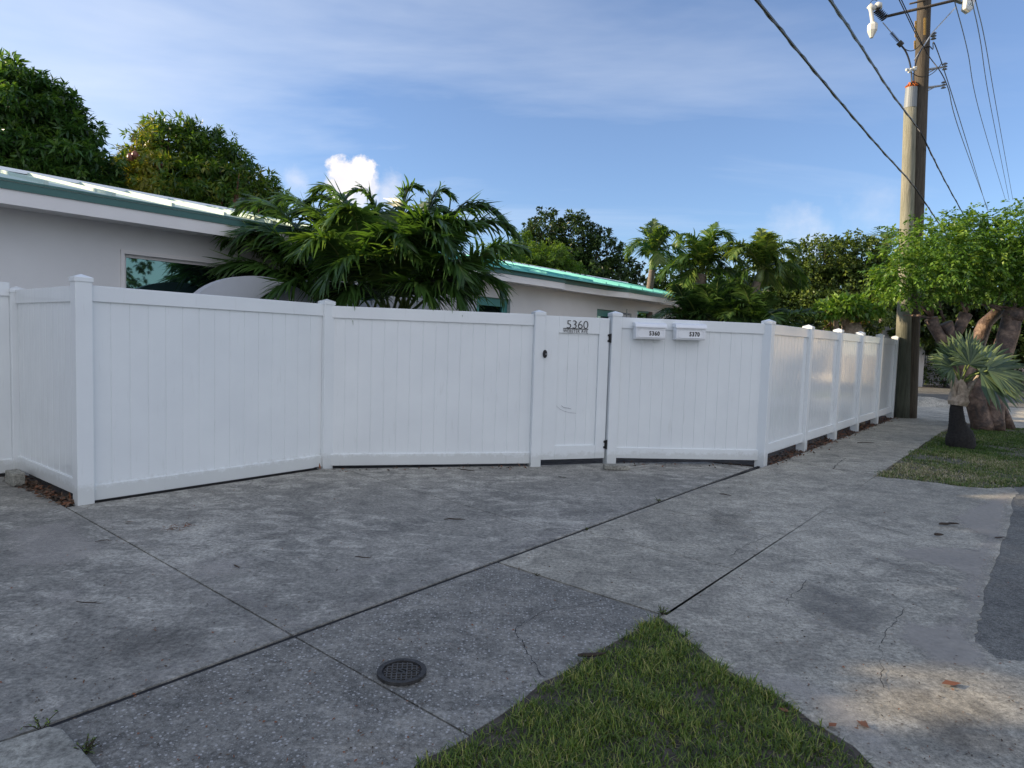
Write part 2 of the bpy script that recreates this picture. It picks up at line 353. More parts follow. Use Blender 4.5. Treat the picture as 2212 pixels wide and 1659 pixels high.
def leaves(P, Dr, L, Wd, fold=.18, droop=.15, up=None):
    """leaf instances -> (N,5,3)"""
    N = len(P); Dr = unit(Dr)
    upv = np.array([0, 0, 1.0]) + RNG.normal(0, .45, (N, 3)) if up is None else up
    side_ = unit(np.cross(Dr, upv)); nr = np.cross(side_, Dr)
    L = np.broadcast_to(L, (N,))[:, None]; Wd = np.broadcast_to(Wd, (N,))[:, None]
    V = np.empty((N, 5, 3))
    V[:, 0] = P
    V[:, 1] = P + Dr * L * .42 - side_ * Wd * .5 + nr * Wd * fold
    V[:, 2] = P + Dr * L * .48
    V[:, 3] = P + Dr * L * .42 + side_ * Wd * .5 + nr * Wd * fold
    V[:, 4] = P + Dr * L - nr * L * droop
    return V
LF = [(0, 2, 4, 1), (0, 3, 4, 2)]
def sph(n): return unit(RNG.normal(0, 1, (n, 3)))
def lobe_points(lobes, per, rmin=.72, up_bias=0.0, lump=.12):
    P = []; Nn = []
    tot = sum(l[3] * l[4] for l in lobes) if False else None
    for (cx, cy, cz, rx, ry, rz) in lobes:
        k = int(per * (rx * ry + ry * rz + rx * rz) / 3)
        d = sph(k); 
        if up_bias: d[:, 2] = np.abs(d[:, 2]) * np.where(RNG.random(k) < up_bias, 1, -1) if False else d[:, 2]
        # lumpy radius
        lump_v = 1 + lump * (np.sin(d[:, 0] * 7 + cx) * np.cos(d[:, 1] * 6 + cy) + np.sin(d[:, 2] * 9 + cz))
        r = (rmin + (1 - rmin) * RNG.random(k) ** .6) * lump_v
        p_ = np.array([cx, cy, cz]) + d * np.array([rx, ry, rz]) * r[:, None]
        P.append(p_); Nn.append(unit(d / np.array([rx, ry, rz])))
    return np.concatenate(P), np.concatenate(Nn)
def rosettes(P, Nn, k, L, Wd, spread=.9, down=.35, rn=None, droop=.25):
    N = len(P); PP = np.repeat(P, k, 0); NNr = np.repeat(Nn, k, 0)
    d = NNr * .55 + sph(N * k) * spread + np.array([0, 0, -down])
    d = unit(d)
    PP = PP + d * .03
    l = L * RNG.uniform(.7, 1.2, N * k); w = Wd * RNG.uniform(.8, 1.2, N * k)
    base = RNG.random(N) if rn is None else rn
    rnd = np.clip(np.repeat(base, k) * .75 + RNG.random(N * k) * .25, 0, 1)
    return leaves(PP, d, l, w, .18, droop), rnd
def tree(name, label, cat, base, lobes, mat, per=26, k=9, L=.22, Wd=.055, trunk_r=.22, group=None, down=.35, bark='bark', rmin=.6, lump=.13, hue=None, fork=1.2, nlimb=99, droop=.25, hole=None):
    t = thing(name, label, cat, base, group)
    if 'outside' not in label: per, L, Wd = per * 2.1, L * 1.12, Wd * 1.25
    P, Nn = lobe_points(lobes, per, rmin, 0, lump)
    rn = None
    if hue is not None: rn = np.clip(hue(P) + RNG.normal(0, .22, len(P)), 0, 1)
    if hole is not None:
        w_ = P - np.array(hole[0]); w_ = w_ - np.outer(w_ @ sd, sd); P, Nn = P[np.linalg.norm(w_ * [1, 1.0, 1.35], axis=1) > hole[1]], Nn[np.linalg.norm(w_ * [1, 1.0, 1.35], axis=1) > hole[1]]  # leaves cleared along the sun direction to shape a sun patch
    V, rnd = rosettes(P, Nn, k, L, Wd, down=down, rn=rn, droop=droop)
    quads_obj('crown', V, 5, LF, rnd, M[mat], t)
    mb = MB(); b0 = np.array(base, float); f0 = b0 + [0, 0, fork]
    mb.tube([b0 - [0, 0, .1], b0 + [0, 0, .15], f0], [trunk_r * 1.5, trunk_r * 1.1, trunk_r * .85], 10, jit=.05)
    for (cx, cy, cz, rx, ry, rz) in lobes[:nlimb]:
        e = np.array([cx, cy, cz]); md_ = (f0 + e) / 2 + RNG.normal(0, .15, 3); mb.tube([f0, md_, e], [trunk_r * .6, trunk_r * .35, trunk_r * .1], 7)
        for q in range(5):
            d = sph(1)[0]; mb.tube([md_ * .4 + e * .6, e + d * np.array([rx, ry, rz]) * .75], [trunk_r * .16, .008], 4, False)
    mb.build('trunk', M[bark], t, smooth=True)
    return t

# ---------------------------------------------------------------- palm fronds
def bez(pts, n):
    pts = [np.array(q, float) for q in pts]; out = []
    for i in range(n):
        u_ = i / (n - 1); q = list(pts)
        while len(q) > 1: q = [q[j] * (1 - u_) + q[j + 1] * u_ for j in range(len(q) - 1)]
        out.append(q[0])
    return np.array(out)
def frond(curve, parent, matl, L=.5, Wd=.035, n=60, start=.28, grav=.5, lift=.3, rbase=.016, name='frond', curl=.25, label=None):
    cv = bez(curve, 40); seg = np.linalg.norm(np.diff(cv, axis=0), axis=1); cum = np.concatenate([[0], np.cumsum(seg)]); tot = cum[-1]
    us = start + (1 - start) * (np.arange(n) + .5) / n; us = np.repeat(us, 2); sg = np.tile([-1, 1], n)
    d = us * tot; P = np.stack([np.interp(d, cum, cv[:, i]) for i in range(3)], 1)
    T = np.stack([np.interp(np.minimum(d + .02, tot), cum, cv[:, i]) - np.interp(d - .02, cum, cv[:, i]) for i in range(3)], 1); T = unit(T)
    S = unit(np.cross(T, np.array([0, 0, 1.0]) + 1e-4)); Nr = np.cross(S, T)
    w = (us - start) / (1 - start); prof = np.clip(np.sin(np.pi * (w * .82 + .14)), .25, 1)
    N = len(us); fw = .42 + .75 * w + RNG.normal(0, .06, N)
    d0 = unit(S * sg[:, None] + T * fw[:, None] + Nr * (lift + RNG.normal(0, .09, N))[:, None])
    Ls = L * prof * RNG.uniform(.8, 1.12, N); K = 6
    g = grav * RNG.uniform(.5, 1.5, N); cu = RNG.normal(0, curl, (N, 3))
    tt = np.linspace(0, 1, K)
    wp = np.array([.45, .95, 1.0, .85, .55, .06]) * Wd
    V = np.empty((N, K * 2, 3)); sd_prev = None
    for j, x in enumerate(tt):
        c = P + Ls[:, None] * (d0 * x + np.array([0, 0, -1.0]) * (g * x * x)[:, None] + cu * (x ** 2.2))
        dd = unit(d0 + np.array([0, 0, -2.0]) * (g * x)[:, None] + cu * 2 * x)
        nn_ = unit(np.cross(dd, T * sg[:, None]) + cu * x * 1.5)
        sd_ = unit(np.cross(dd, nn_))
        V[:, 2 * j] = c - sd_ * wp[j] / 2; V[:, 2 * j + 1] = c + sd_ * wp[j] / 2
    rb = RNG.random(); rnd = np.clip(rb * .5 + RNG.random(N) * .35 + (RNG.random(N) < .06) * .3, 0, 1)
    fr = quads_obj(name, V, K * 2, [(2 * j, 2 * j + 1, 2 * j + 3, 2 * j + 2) for j in range(K - 1)], rnd, M[matl], parent)
    mb = MB(); mb.tube(cv[::3], np.linspace(rbase, .004, len(cv[::3])), 6); mb.build('midrib', M['petiole'], fr, smooth=True)
    if label: fr['label'] = label
    return fr

# ================================================================ GROUND
def poly_struct(name, pts, z, mat, thick=0.0, kind='structure'):
    mb = MB()
    if thick: mb.prism(pts, z - thick, z)
    else: mb.add([(q[0], q[1], z) for q in pts], [tuple(range(len(pts)))])
    o = mb.build(name, mat); tag(o, kind=kind)
    md = o.modifiers.new('tri', 'TRIANGULATE'); md.ngon_method = 'CLIP'; return o
def sts(*l): return [W(s, t)[:2] for s, t in l]
def jl(a, b_, n=10, amp=.01):
    """slightly wavy edge between two points"""
    a = np.array(a[:2], float); b_ = np.array(b_[:2], float); d = b_ - a; nr = np.array([-d[1], d[0]]) / (np.linalg.norm(d) + 1e-9)
    return [a + d * i / n + nr * (random.uniform(-amp, amp) if 0 < i else 0) for i in range(n)]
g_ = MB(); g_.add([(-400, -400, -.035), (400, -400, -.035), (400, 400, -.035), (-400, 400, -.035)], [(0, 1, 2, 3)]); tag(g_.build('ground', M['soil']), kind='structure')
gp = .006
AL = 3.44      # expansion joint line
EL = 4.70      # street edge of the sidewalk
bs = -.09
cs = ST(G(1230, 1158))[0]; cs0 = ST(G(790, 1025))[0]
fence_edge = [(2.40, .02), (4.36, 1.47), (5.30, 2.05), (6.35, AL - .02)]
poly_struct('driveway', sts((-9, -1.70), (bs - gp, -1.70), (bs - gp, AL - .018), (-9, AL - .018)), 0, M['driveway'], .06)
poly_struct('driveway', sts((bs + gp, .0), (2.40, .02), (cs0 - gp, .12), (cs - gp, AL - .018), (bs + gp, AL - .018)), 0, M['driveway'], .06)
poly_struct('driveway', sts((cs0 + gp * .6, .14), (4.36, 1.47), (5.30, 2.05), (6.30, AL - .6), (6.45, AL - .018), (cs + gp * .6, AL - .018)), 0, M['driveway'], .06)
D_s = ST(G(1255, 1272))[0]
jnt = MB(); jnt.prism(sts((-9, AL - .014), (6.6, AL - .014), (6.6, AL + .014), (-9, AL + .014)), -.05, -.006); tag(jnt.build('joint_filler', M['rubber']), kind='structure')
# grass corner outline (measured)
gl = [(1425, 1335), (1405, 1344), (1350, 1374), (1296, 1403), (1210, 1457), (1172, 1472), (1126, 1513), (1070, 1552), (1025, 1578), (966, 1618), (921, 1636), (880, 1668), (820, 1720)]
gr_ = [(1425, 1335), (1436, 1337), (1491, 1385), (1572, 1448), (1663, 1489), (1754, 1557), (1844, 1611), (1890, 1659), (1960, 1730)]
glp = [G(*q)[:2] for q in gl]; grp = [G(*q)[:2] for q in gr_]
# apron of exposed aggregate, cut by the joint that runs out from the fence corner
apr_s = D_s - .01
# left part (s<bs) and right part
Jt = ST(glp[8])[1] + .01
poly_struct('apron', sts((-9, AL + .018), (bs - .005, AL + .018), (bs - .005, Jt)) + glp[9:] + sts((-1.5, 6.5), (-9, 7)), 0, M['apron'], .06)
rp = sts((bs + .005, AL + .018), (apr_s, AL + .018)) + [W(*q)[:2] for q in ((apr_s, 4.66),)] + glp[1:9]
poly_struct('apron', rp + sts((bs + .005, Jt)), 0, M['apron'], .06)
# sidewalk bays
def s_of(x, y): return ST(G(x, y))[0]
joints = [D_s + .005, (s_of(1296, 1150) + s_of(1581, 1236)) / 2, (s_of(1436, 1100) + s_of(1686, 1154)) / 2, (s_of(1527, 1055) + s_of(1781, 1107)) / 2, (s_of(1708, 996) + s_of(1889, 1026)) / 2, (s_of(1783, 981) + s_of(1917, 998)) / 2, 10.2, 12.1, 14.0, 15.9]
for a, b_ in zip(joints[:-1], joints[1:]):
    gj = .0055
    poly_struct('sidewalk', sts((a + gj, AL + .018 if a < 6.6 else AL + .10), (b_ - gj, AL + .018 if b_ < 6.7 else AL + .10), (b_ - gj, EL - .004), (a + gj, EL - .004)), 0, M['sidewalk'], .06)
# apron towards the street
asp_px = [(2184, 1052), (2200, 1064), (2188, 1077), (2186, 1110), (2175, 1154), (2160, 1190), (2147, 1222), (2128, 1268), (2120, 1313), (2112, 1350), (2106, 1385), (2124, 1400), (2152, 1422), (2180, 1426), (2300, 1432), (2600, 1470)]
asp = []
for i in range(len(asp_px) - 1): asp += jl(G(*asp_px[i]), G(*asp_px[i + 1]), 5, .014)
asp.append(G(*asp_px[-1])[:2])
g2b = [(1893, 1029), (1930, 1033), (1980, 1038), (2030, 1044), (2071, 1050), (2130, 1055), (2184, 1052)]
g2bp = [G(*q)[:2] for q in g2b]
outer = list(reversed(grp))   # from near bottom to the corner
poly = outer + [G(1425, 1333)[:2]] + [W(joints[4], EL + .004)[:2]] + g2bp + asp[1:] + [np.array([3.5, 1.4]), np.array([2.6, 1.2])]
poly_struct('street_apron', poly, 0, M['sidewalk'], .06)
poly_struct('road', [W(9.8, 7.36)[:2]] + asp + [np.array([8, 1.2]), np.array([8, -30]), np.array([60, -30]), W(19.5, 30)[:2], W(19.5, 7.6)[:2]] , -.004, M['asphalt'], .05)
poly_struct('street_apron', [np.array([3.5, 1.39]), np.array([4.2, 1.9]), np.array([7.9, 1.0]), np.array([7.9, -4]), np.array([-9, -4]), np.array([-9, -.5]), np.array([0, .4]), np.array([2.6, 1.19])], -.004, M['sidewalk'], .06)
def sdist(poly_, X):
    pl = np.array(poly_); A = pl; B = np.roll(pl, -1, 0); D_ = np.full(len(X), 1e9)
    for a, b_ in zip(A, B):
        e = b_ - a; h = np.clip(((X - a) @ e) / (e @ e + 1e-12), 0, 1); D_ = np.minimum(D_, np.linalg.norm(X - a - h[:, None] * e, axis=1))
    return np.where(inside(poly_, X), D_, -D_)
def inside(poly_, X):
    px_, py_ = X[:, 0], X[:, 1]; r_ = np.zeros(len(X), bool); n = len(poly_); j = n - 1
    for i in range(n):
        xi, yi = poly_[i]; xj, yj = poly_[j]
        c_ = ((yi > py_) != (yj > py_)) & (px_ < (xj - xi) * (py_ - yi) / (yj - yi + 1e-12) + xi); r_ ^= c_; j = i
    return r_
def filmmat(name, col, var, soft, ns, amount, streak=False):
    mt, nt, b = new_mat(name); at = nnode(nt, 'ShaderNodeAttribute', attribute_name='edge'); v = pos(nt)
    n = noise(nt, v if not streak else pos(nt, (3.5, 1, 1), R(-35)), ns, 8, .72, .5)
    m1 = nnode(nt, 'ShaderNodeMath', operation='MULTIPLY_ADD'); nt.links.new(n, m1.inputs[0]); m1.inputs[1].default_value = soft * 2.4; m1.inputs[2].default_value = -soft * 1.2
    m2 = nnode(nt, 'ShaderNodeMath', operation='ADD'); nt.links.new(m1.outputs[0], m2.inputs[0]); nt.links.new(at.outputs['Fac'], m2.inputs[1])
    m3 = nnode(nt, 'ShaderNodeMapRange'); nt.links.new(m2.outputs[0], m3.inputs[0]); m3.inputs[1].default_value = 0; m3.inputs[2].default_value = soft; m3.inputs[3].default_value = 0; m3.inputs[4].default_value = amount
    n2 = noise(nt, v, 26, 8, .75); nt.links.new(ramp(nt, n2, [(.3, tuple(c * (1 - var) for c in col)), (.7, tuple(c * (1 + var) for c in col))]), b.inputs['Base Color']); b.inputs['Roughness'].default_value = .9
    nt.links.new(m3.outputs[0], b.inputs['Alpha']); return mt
def film(name, poly_, mat, z, cell=.03, pad=.08):
    pl = np.array(poly_); lo, hi = pl.min(0) - pad, pl.max(0) + pad; nx, ny = [max(2, int(q)) for q in (hi - lo) / cell]
    gx2, gy2 = np.meshgrid(np.linspace(lo[0], hi[0], nx), np.linspace(lo[1], hi[1], ny)); X = np.stack([gx2.ravel(), gy2.ravel()], 1); d = sdist(poly_, X)
    fs = []; ok = d > -pad
    for j in range(ny - 1):
        for i in range(nx - 1):
            q = (j * nx + i, j * nx + i + 1, (j + 1) * nx + i + 1, (j + 1) * nx + i)
            if all(ok[k] for k in q): fs.append(q)
    used = sorted({k for f in fs for k in f}); mp2 = {k: i for i, k in enumerate(used)}
    mb = MB(); mb.add([(X[k][0], X[k][1], z) for k in used], [tuple(mp2[k] for k in f) for f in fs]); o = mb.build(name, mat)
    a = o.data.attributes.new('edge', 'FLOAT', 'POINT'); a.data.foreach_set('value', np.array([d[k] for k in used], dtype=np.float32)); return tag(o, kind='structure')
# cement skim along the asphalt, old patch
sk = [(2212, 1046), (2184, 1056), (2150, 1072), (2085, 1100), (2050, 1118), (2090, 1150), (2130, 1160), (2100, 1185), (1990, 1178), (1912, 1195), (1960, 1212), (2040, 1225), (2085, 1245), (2060, 1262), (2090, 1300), (2040, 1345), (1990, 1350), (1950, 1330), (1930, 1375), (1985, 1410), (2000, 1440), (2120, 1450), (2160, 1424), (2106, 1388), (2118, 1313), (2145, 1222), (2173, 1154), (2186, 1077)]
FM_skim = filmmat('cement skim film', (.42, .39, .35), .2, .07, 5, .5); FM_dust = filmmat('pale dust film', (.50, .47, .43), .25, .13, 3.2, .38); FM_stain = filmmat('dark stain film', (.10, .098, .092), .3, .25, 3, .38, True)
FM_old = filmmat('old patch film', (.19, .187, .175), .4, .12, 9, .35)
film('cement_patch', [G(*q)[:2] for q in sk], FM_skim, .004)
def band(s0, s1, t0, t1): return sts((s0, t0), (s1, t0), (s1, t1), (s0, t1))
film('dust', band(-1.5, 3.6, AL - .15, AL - .02), FM_dust, .0045, .03, .05); film('dust', band(1.2, 6.3, AL + .02, AL + .10), FM_dust, .0045, .03, .05)
film('dust', band(bs + .008, bs + .12, .6, AL - .05), FM_dust, .0055, .03, .06); film('dust', band(bs - .12, bs - .008, 1.6, AL - .05), FM_dust, .0055, .03, .06)
film('dust', [G(*q)[:2] for q in ((0, 1150), (150, 1120), (260, 1190), (120, 1235), (0, 1230))], FM_dust, .005); film('dust', [G(*q)[:2] for q in ((80, 1290), (190, 1262), (180, 1300), (100, 1320))], FM_dust, .005)
film('dust', [G(*q)[:2] for q in ((400, 1215), (560, 1200), (520, 1245), (420, 1250))], FM_dust, .005); film('dust', [G(*q)[:2] for q in ((700, 1240), (900, 1210), (880, 1240), (740, 1262))], FM_dust, .005)
film('dust', [G(*q)[:2] for q in ((1500, 1420), (1700, 1450), (1850, 1500), (2000, 1659), (1890, 1659), (1720, 1530))], FM_dust, .005)
film('stain', [G(*q)[:2] for q in ((1960, 1490), (2120, 1500), (2212, 1560), (2212, 1659), (1990, 1659), (1900, 1600))], FM_stain, .006)
film('stain', [G(*q)[:2] for q in ((1500, 1090), (1640, 1110), (1620, 1150), (1520, 1140))], FM_stain, .005); film('stain', [G(*q)[:2] for q in ((200, 1350), (480, 1330), (430, 1420), (160, 1450))], FM_stain, .005)
film('stain', [G(*q)[:2] for q in ((650, 1300), (900, 1260), (880, 1290), (700, 1340))], FM_stain, .005)
op = [(2019, 1449 - 0)] and [(1400 + x * .4531, 950.4 + y * .4531) for x, y in ()]
def c3(x, y): return ((1400 + x * .52441) * .8640, (1100 + y * .52441) * .8640)
pt = [c3(1180, 668), (c3(1640, 808)), c3(1585, 890), c3(1525, 972), c3(1350, 915), c3(1080, 808), c3(1080, 765)]
pp = [G(*q)[:2] for q in pt]; p2 = []
for i in range(len(pp)): p2 += jl(pp[i], pp[(i + 1) % len(pp)], 6, .008)
film('repair_patch', p2, FM_old, .0048, .015, .04)
pt = [c3(1175, 664), c3(1130, 735), c3(1080, 762), c3(1030, 790), c3(955, 795), c3(1000, 765), c3(1080, 725)]
pp = [G(*q)[:2] for q in pt]; p2 = []
for i in range(len(pp)): p2 += jl(pp[i], pp[(i + 1) % len(pp)], 5, .006)
film('cement_patch', p2, FM_skim, .0056, .015, .05)
pt = [c3(1010, 792), c3(1080, 806), c3(1200, 850), c3(1350, 912), c3(1520, 970), c3(1530, 985), c3(1350, 935), c3(1190, 880), c3(1060, 820)]
film('cement_patch', [G(*q)[:2] for q in pt], FM_skim, .0062, .012, .05)
# cracks (thin dark slivers)
def crack(pts, w=.006, z=.0075):
    q = [np.array(G(*a)[:2]) for a in pts]; fine_ = []
    for i in range(len(q) - 1): fine_ += jl(q[i], q[i + 1], 6, .012)
    fine_.append(q[-1]); mb = MB()
    for i in range(len(fine_) - 1):
        a, b_ = fine_[i], fine_[i + 1]; d = b_ - a; nr = np.array([-d[1], d[0]]) / (np.linalg.norm(d) + 1e-9) * w / 2 * random.uniform(.4, 1.2)
        mb.add([(*(a - nr), z), (*(b_ - nr), z), (*(b_ + nr), z), (*(a + nr), z)], [(0, 1, 2, 3)])
    tag(mb.build('crack', M['rubber']), kind='structure')
def c2(x, y): return ((800 + x * .31646) * .864, (1400 + y * .31646) * .864)
crack([c2(1780, 940), c2(1670, 800), c2(1600, 660), c2(1545, 560), c2(1620, 490), c2(1750, 420), c2(1950, 380), c2(2212, 328)], .004)
crack([c3(1270, 350), c3(1500, 410), c3(1700, 470), c3(2000, 535)], .006)
crack([c3(1080, 88), c3(1140, 108), c3(1300, 140), c3(1490, 165)], .012)
crack([c3(1300, 140), c3(1330, 110), c3(1365, 88)], .01)
crack([c3(1525, 985), c3(1530, 1080), c3(1545, 1190)], .003)
crack([c3(810, 555), c3(900, 500), c3(990, 462)], .004)
crack([c3(1080, 800), c3(1085, 760), c3(1150, 715), c3(1180, 668)], .004)
crack([c3(1640, 808), c3(1590, 880), c3(1530, 975)], .004)
crack([c3(1180, 668), c3(1400, 735), c3(1640, 806)], .005)
# sand and far street
poly_struct('sand_ground', sts((15.9, 3.0), (19.5, 2.6), (24, -1), (27, -6), (34, -6), (27.5, 12), (21.5, 12), (15.5, 7.0), (15.9, 4.75)), -.012, M['sand'], .02)
rd = [G(1940, 866)[:2], G(2330, 887)[:2], G(2330, 850)[:2], G(1940, 837)[:2]]
dv = unit(rd[1] - rd[0]); poly_struct('cross_street', [rd[0] - dv * 30, rd[1] + dv * 20, rd[2] + dv * 20, rd[3] - dv * 30], -.004, M['asphalt'], .02)
# soil bed by the street fence
poly_struct('litter_bed', sts((6.45, 2.9), (16.0, 2.9), (16.0, AL + .085), (6.72, AL + .085)), -.012, M['soil'], .02)
# sand mound beside the far corner
mnd = MB(); mc = G(1998, 876)[:2]
for i in range(2):
    ctr = mc + np.array([(.0, .55)[i], (.2, .5)[i]]); rx, ry, h = (1.5, .9)[i], (.6, .5)[i], (.26, .18)[i]; nv = 26; vs = []; fs = []
    for a in range(10):
        for k in range(nv):
            th = 2 * math.pi * k / nv; q = a / 9; hh = h * math.cos(q * math.pi / 2) ** 1.3 * (1 + .25 * math.sin(5 * th + a) * q) + random.uniform(-.012, .012)
            vs.append((ctr[0] + rx * q * math.cos(th), ctr[1] + ry * q * math.sin(th), hh - .02))
    for a in range(9):
        for k in range(nv): fs.append((a * nv + k, a * nv + (k + 1) % nv, (a + 1) * nv + (k + 1) % nv, (a + 1) * nv + k))
    mnd.add(vs, fs)
tag(mnd.build('sand_mound', M['sand'], base=(*mc, 0), smooth=True), 'low mound of pale sand beside the far end of the sidewalk', 'sand pile')

# ---------------------------------------------------------------- grass
def inside(poly_, X):
    px_, py_ = X[:, 0], X[:, 1]; r_ = np.zeros(len(X), bool); n = len(poly_); j = n - 1
    for i in range(n):
        xi, yi = poly_[i]; xj, yj = poly_[j]
        c_ = ((yi > py_) != (yj > py_)) & (px_ < (xj - xi) * (py_ - yi) / (yj - yi + 1e-12) + xi); r_ ^= c_; j = i
    return r_
def grass(name, poly_, dens, h, w, mat, seed, lean=.5, thin=None, z0=0.0, rb=None):
    rg = np.random.default_rng(seed); pl = np.array(poly_); lo, hi = pl.min(0), pl.max(0)
    lo, hi = lo - .06, hi + .06; n = int(dens * np.prod(hi - lo)); X = rg.uniform(lo, hi, (n, 2)); rag = .022 * np.sin(X[:, 0] * 31 + 2 * np.sin(X[:, 1] * 23)) + .015 * np.sin(X[:, 1] * 57) + rg.normal(0, .012, len(X)); X = X[sdist(poly_, X) > rag]
    clump = .5 + .5 * np.sin(X[:, 0] * 9 + 2 * np.sin(X[:, 1] * 7)) * np.cos(X[:, 1] * 8 + 1.5 * np.sin(X[:, 0] * 11))
    keep = rg.random(len(X)) < (.35 + .65 * clump)
    if thin is not None: keep &= rg.random(len(X)) < thin(X)
    X = X[keep]; clump = clump[keep]; N = len(X)
    az = rg.uniform(0, 2 * math.pi, N); d = np.stack([np.cos(az), np.sin(az), np.zeros(N)], 1); s_ = np.stack([-np.sin(az), np.cos(az), np.zeros(N)], 1)
    H = h * rg.uniform(.45, 1.15, N) * (.7 + .5 * clump); ln = lean * rg.uniform(.3, 1.6, N); P = np.concatenate([X, np.full((N, 1), z0 - .01)], 1)
    V = np.empty((N, 6, 3)); ww = w * rg.uniform(.7, 1.3, N)[:, None]
    for j, (a, b_, wf) in enumerate(((0, 0, 1), (.55, .35, .8), (1, 1, .12))):
        c = P + np.array([0, 0, 1.0]) * (H * a * (1 - .25 * ln * a))[:, None] + d * (H * ln * b_)[:, None]
        V[:, 2 * j] = c - s_ * ww * wf / 2; V[:, 2 * j + 1] = c + s_ * ww * wf / 2
    rnd = np.clip(rg.random(N) * .8 + (clump - .5) * .2, 0, 1) if rb is None else rb(X, rg)
    return tag(quads_obj(name, V, 6, [(0, 1, 3, 2), (2, 3, 5, 4)], rnd, M[mat]), kind='stuff')
gpoly = [q for q in glp] + [grp[-1]] + list(reversed(grp[1:]))
gin = [np.array(q) for q in gpoly]
cen = np.mean(gin, 0)
poly_struct('grass_soil', gpoly, -.004, M['soil'], .03)
gx = [q + unit(cen - q) * .035 for q in gin]
g1 = grass('grass', gx, 17500, .045, .0052, 'grass', 3, .75); g1['label'] = 'short green grass wedge in the foreground between the slabs'; g1['category'] = 'grass'
g1b = grass('grass', gin, 3000, .03, .0045, 'drygrass', 31, 1.3); g1b['label'] = 'thin dry blades along the edge of the foreground grass'; g1b['category'] = 'grass'
g2 = [W(joints[4] + .02, EL + .02)[:2]] + [W(s_, EL + .02 + .03 * math.sin(s_ * 5))[:2] for s_ in np.arange(7.3, 13.6, .35)] + [W(14.2, 4.9)[:2], W(15.2, 5.2)[:2], W(15.8, 6.2)[:2], W(15.5, 7.3)[:2], W(10.5, 7.35)[:2]] + list(reversed(g2bp))
poly_struct('verge_soil', g2, -.004, M['sand'] if False else plain('verge soil', (.10, .095, .075), .95, 0, 5, .5, .8), .03)
def thin2(X):
    a = np.sin(X[:, 0] * 2.3 + 1.5 * np.sin(X[:, 1] * 1.7)) * np.cos(X[:, 1] * 2.1 + 1.3 * np.sin(X[:, 0] * 1.9)) + .4 * np.sin(X[:, 0] * 6 + X[:, 1] * 5); return np.clip(.9 - .9 * (a > .55), .2, 1)
def rb2(X, rg):
    a = np.sin(X[:, 0] * 1.7 + 1.4 * np.sin(X[:, 1] * 1.3)) * np.cos(X[:, 1] * 1.6 + np.sin(X[:, 0] * 2.2)); return np.clip(.35 + .35 * a + rg.normal(0, .28, len(X)) - .25 * (X[:, 1] > 9.2), 0, 1)
v2 = grass('verge_grass', g2, 6500, .045, .008, 'drygrass', 5, 1.0, thin2, 0, rb2); v2['label'] = 'patchy green and straw grass verge around the palm'; v2['category'] = 'grass'
v3 = grass('verge_grass', [W(19.6, 6.6)[:2], W(23.4, 6.0)[:2], W(23.6, 12)[:2], W(19.6, 12)[:2]], 900, .08, .02, 'grass', 9, .8); v3['label'] = 'green grass strip beside the cross street'; v3['category'] = 'grass'

# ================================================================ FENCE
PW = .064
def post(parent, c, ztop, z0=-.03, e=None, mat='vinyl'):
    e = np.array([*UU, 0.0]) if e is None else e; nv = np.array([e[1], -e[0], 0]); up = np.array([0, 0, 1.0])
    mb = MB(); zt = ztop - .055
    mb.box(np.array([c[0], c[1], (z0 + zt) / 2]), e * PW, nv * PW, up * (zt - z0) / 2)
    po = mb.build('post', M[mat], parent, bevel=.006)
    cp = MB(); w = PW + .007; zc = zt - .012
    lo = [np.array([c[0], c[1], 0]) + e * a * w + nv * b_ * w for a, b_ in ((-1, -1), (1, -1), (1, 1), (-1, 1))]
    cp.add([q + up * zc for q in lo] + [q + up * (zc + .038) for q in lo] + [np.array([c[0], c[1], zc + .038 + .03])],
           [(3, 2, 1, 0), (0, 1, 5, 4), (1, 2, 6, 5), (2, 3, 7, 6), (3, 0, 4, 7), (4, 5, 8), (5, 6, 8), (6, 7, 8), (7, 4, 8)])
    cp.build('cap', M[mat], po, bevel=.003)
    return po
def boards(a, b_, z0a, z1a, z0b, z1b, bw=.15, off=0.0, th=.022, gap=.0045, dep=.0045, front=1):
    """tongue and groove boards from a to b (xy), grooves are real recesses"""
    a = np.array([*a[:2], 0.0]); b_ = np.array([*b_[:2], 0.0]); Lg = np.linalg.norm(b_ - a); e = (b_ - a) / Lg; nv = np.array([e[1], -e[0], 0]) * front
    xs = []; x = 0; k = 0
    n = max(1, round(Lg / bw)); bw = Lg / n; mb = MB(); prof = []
    for i in range(n):
        x0, x1 = i * bw, (i + 1) * bw
        prof += [(x0, off - dep), (x0 + gap * .5, off - dep), (x0 + gap * 1.1, off), (x1 - gap * 1.1, off), (x1 - gap * .5, off - dep)]
    prof.append((Lg, off - dep)); vs = []; fs = []
    for (x, o_) in prof:
        u_ = x / Lg; q = a + e * x + nv * o_
        vs += [q + [0, 0, z0a + (z0b - z0a) * u_], q + [0, 0, z1a + (z1b - z1a) * u_]]
    m_ = len(prof)
    for i in range(m_ - 1): fs.append((2 * i, 2 * i + 2, 2 * i + 3, 2 * i + 1))
    o0 = len(vs)
    for x in (0, Lg):
        u_ = x / Lg; q = a + e * x + nv * (off - th); vs += [q + [0, 0, z0a + (z0b - z0a) * u_], q + [0, 0, z1a + (z1b - z1a) * u_]]
    fs.append((o0, o0 + 1, o0 + 3, o0 + 2))
    fs.append((0, 1, o0 + 1, o0)); fs.append((2 * m_ - 1, 2 * m_ - 2, o0 + 2, o0 + 3))
    mb.add(vs, fs); return mb
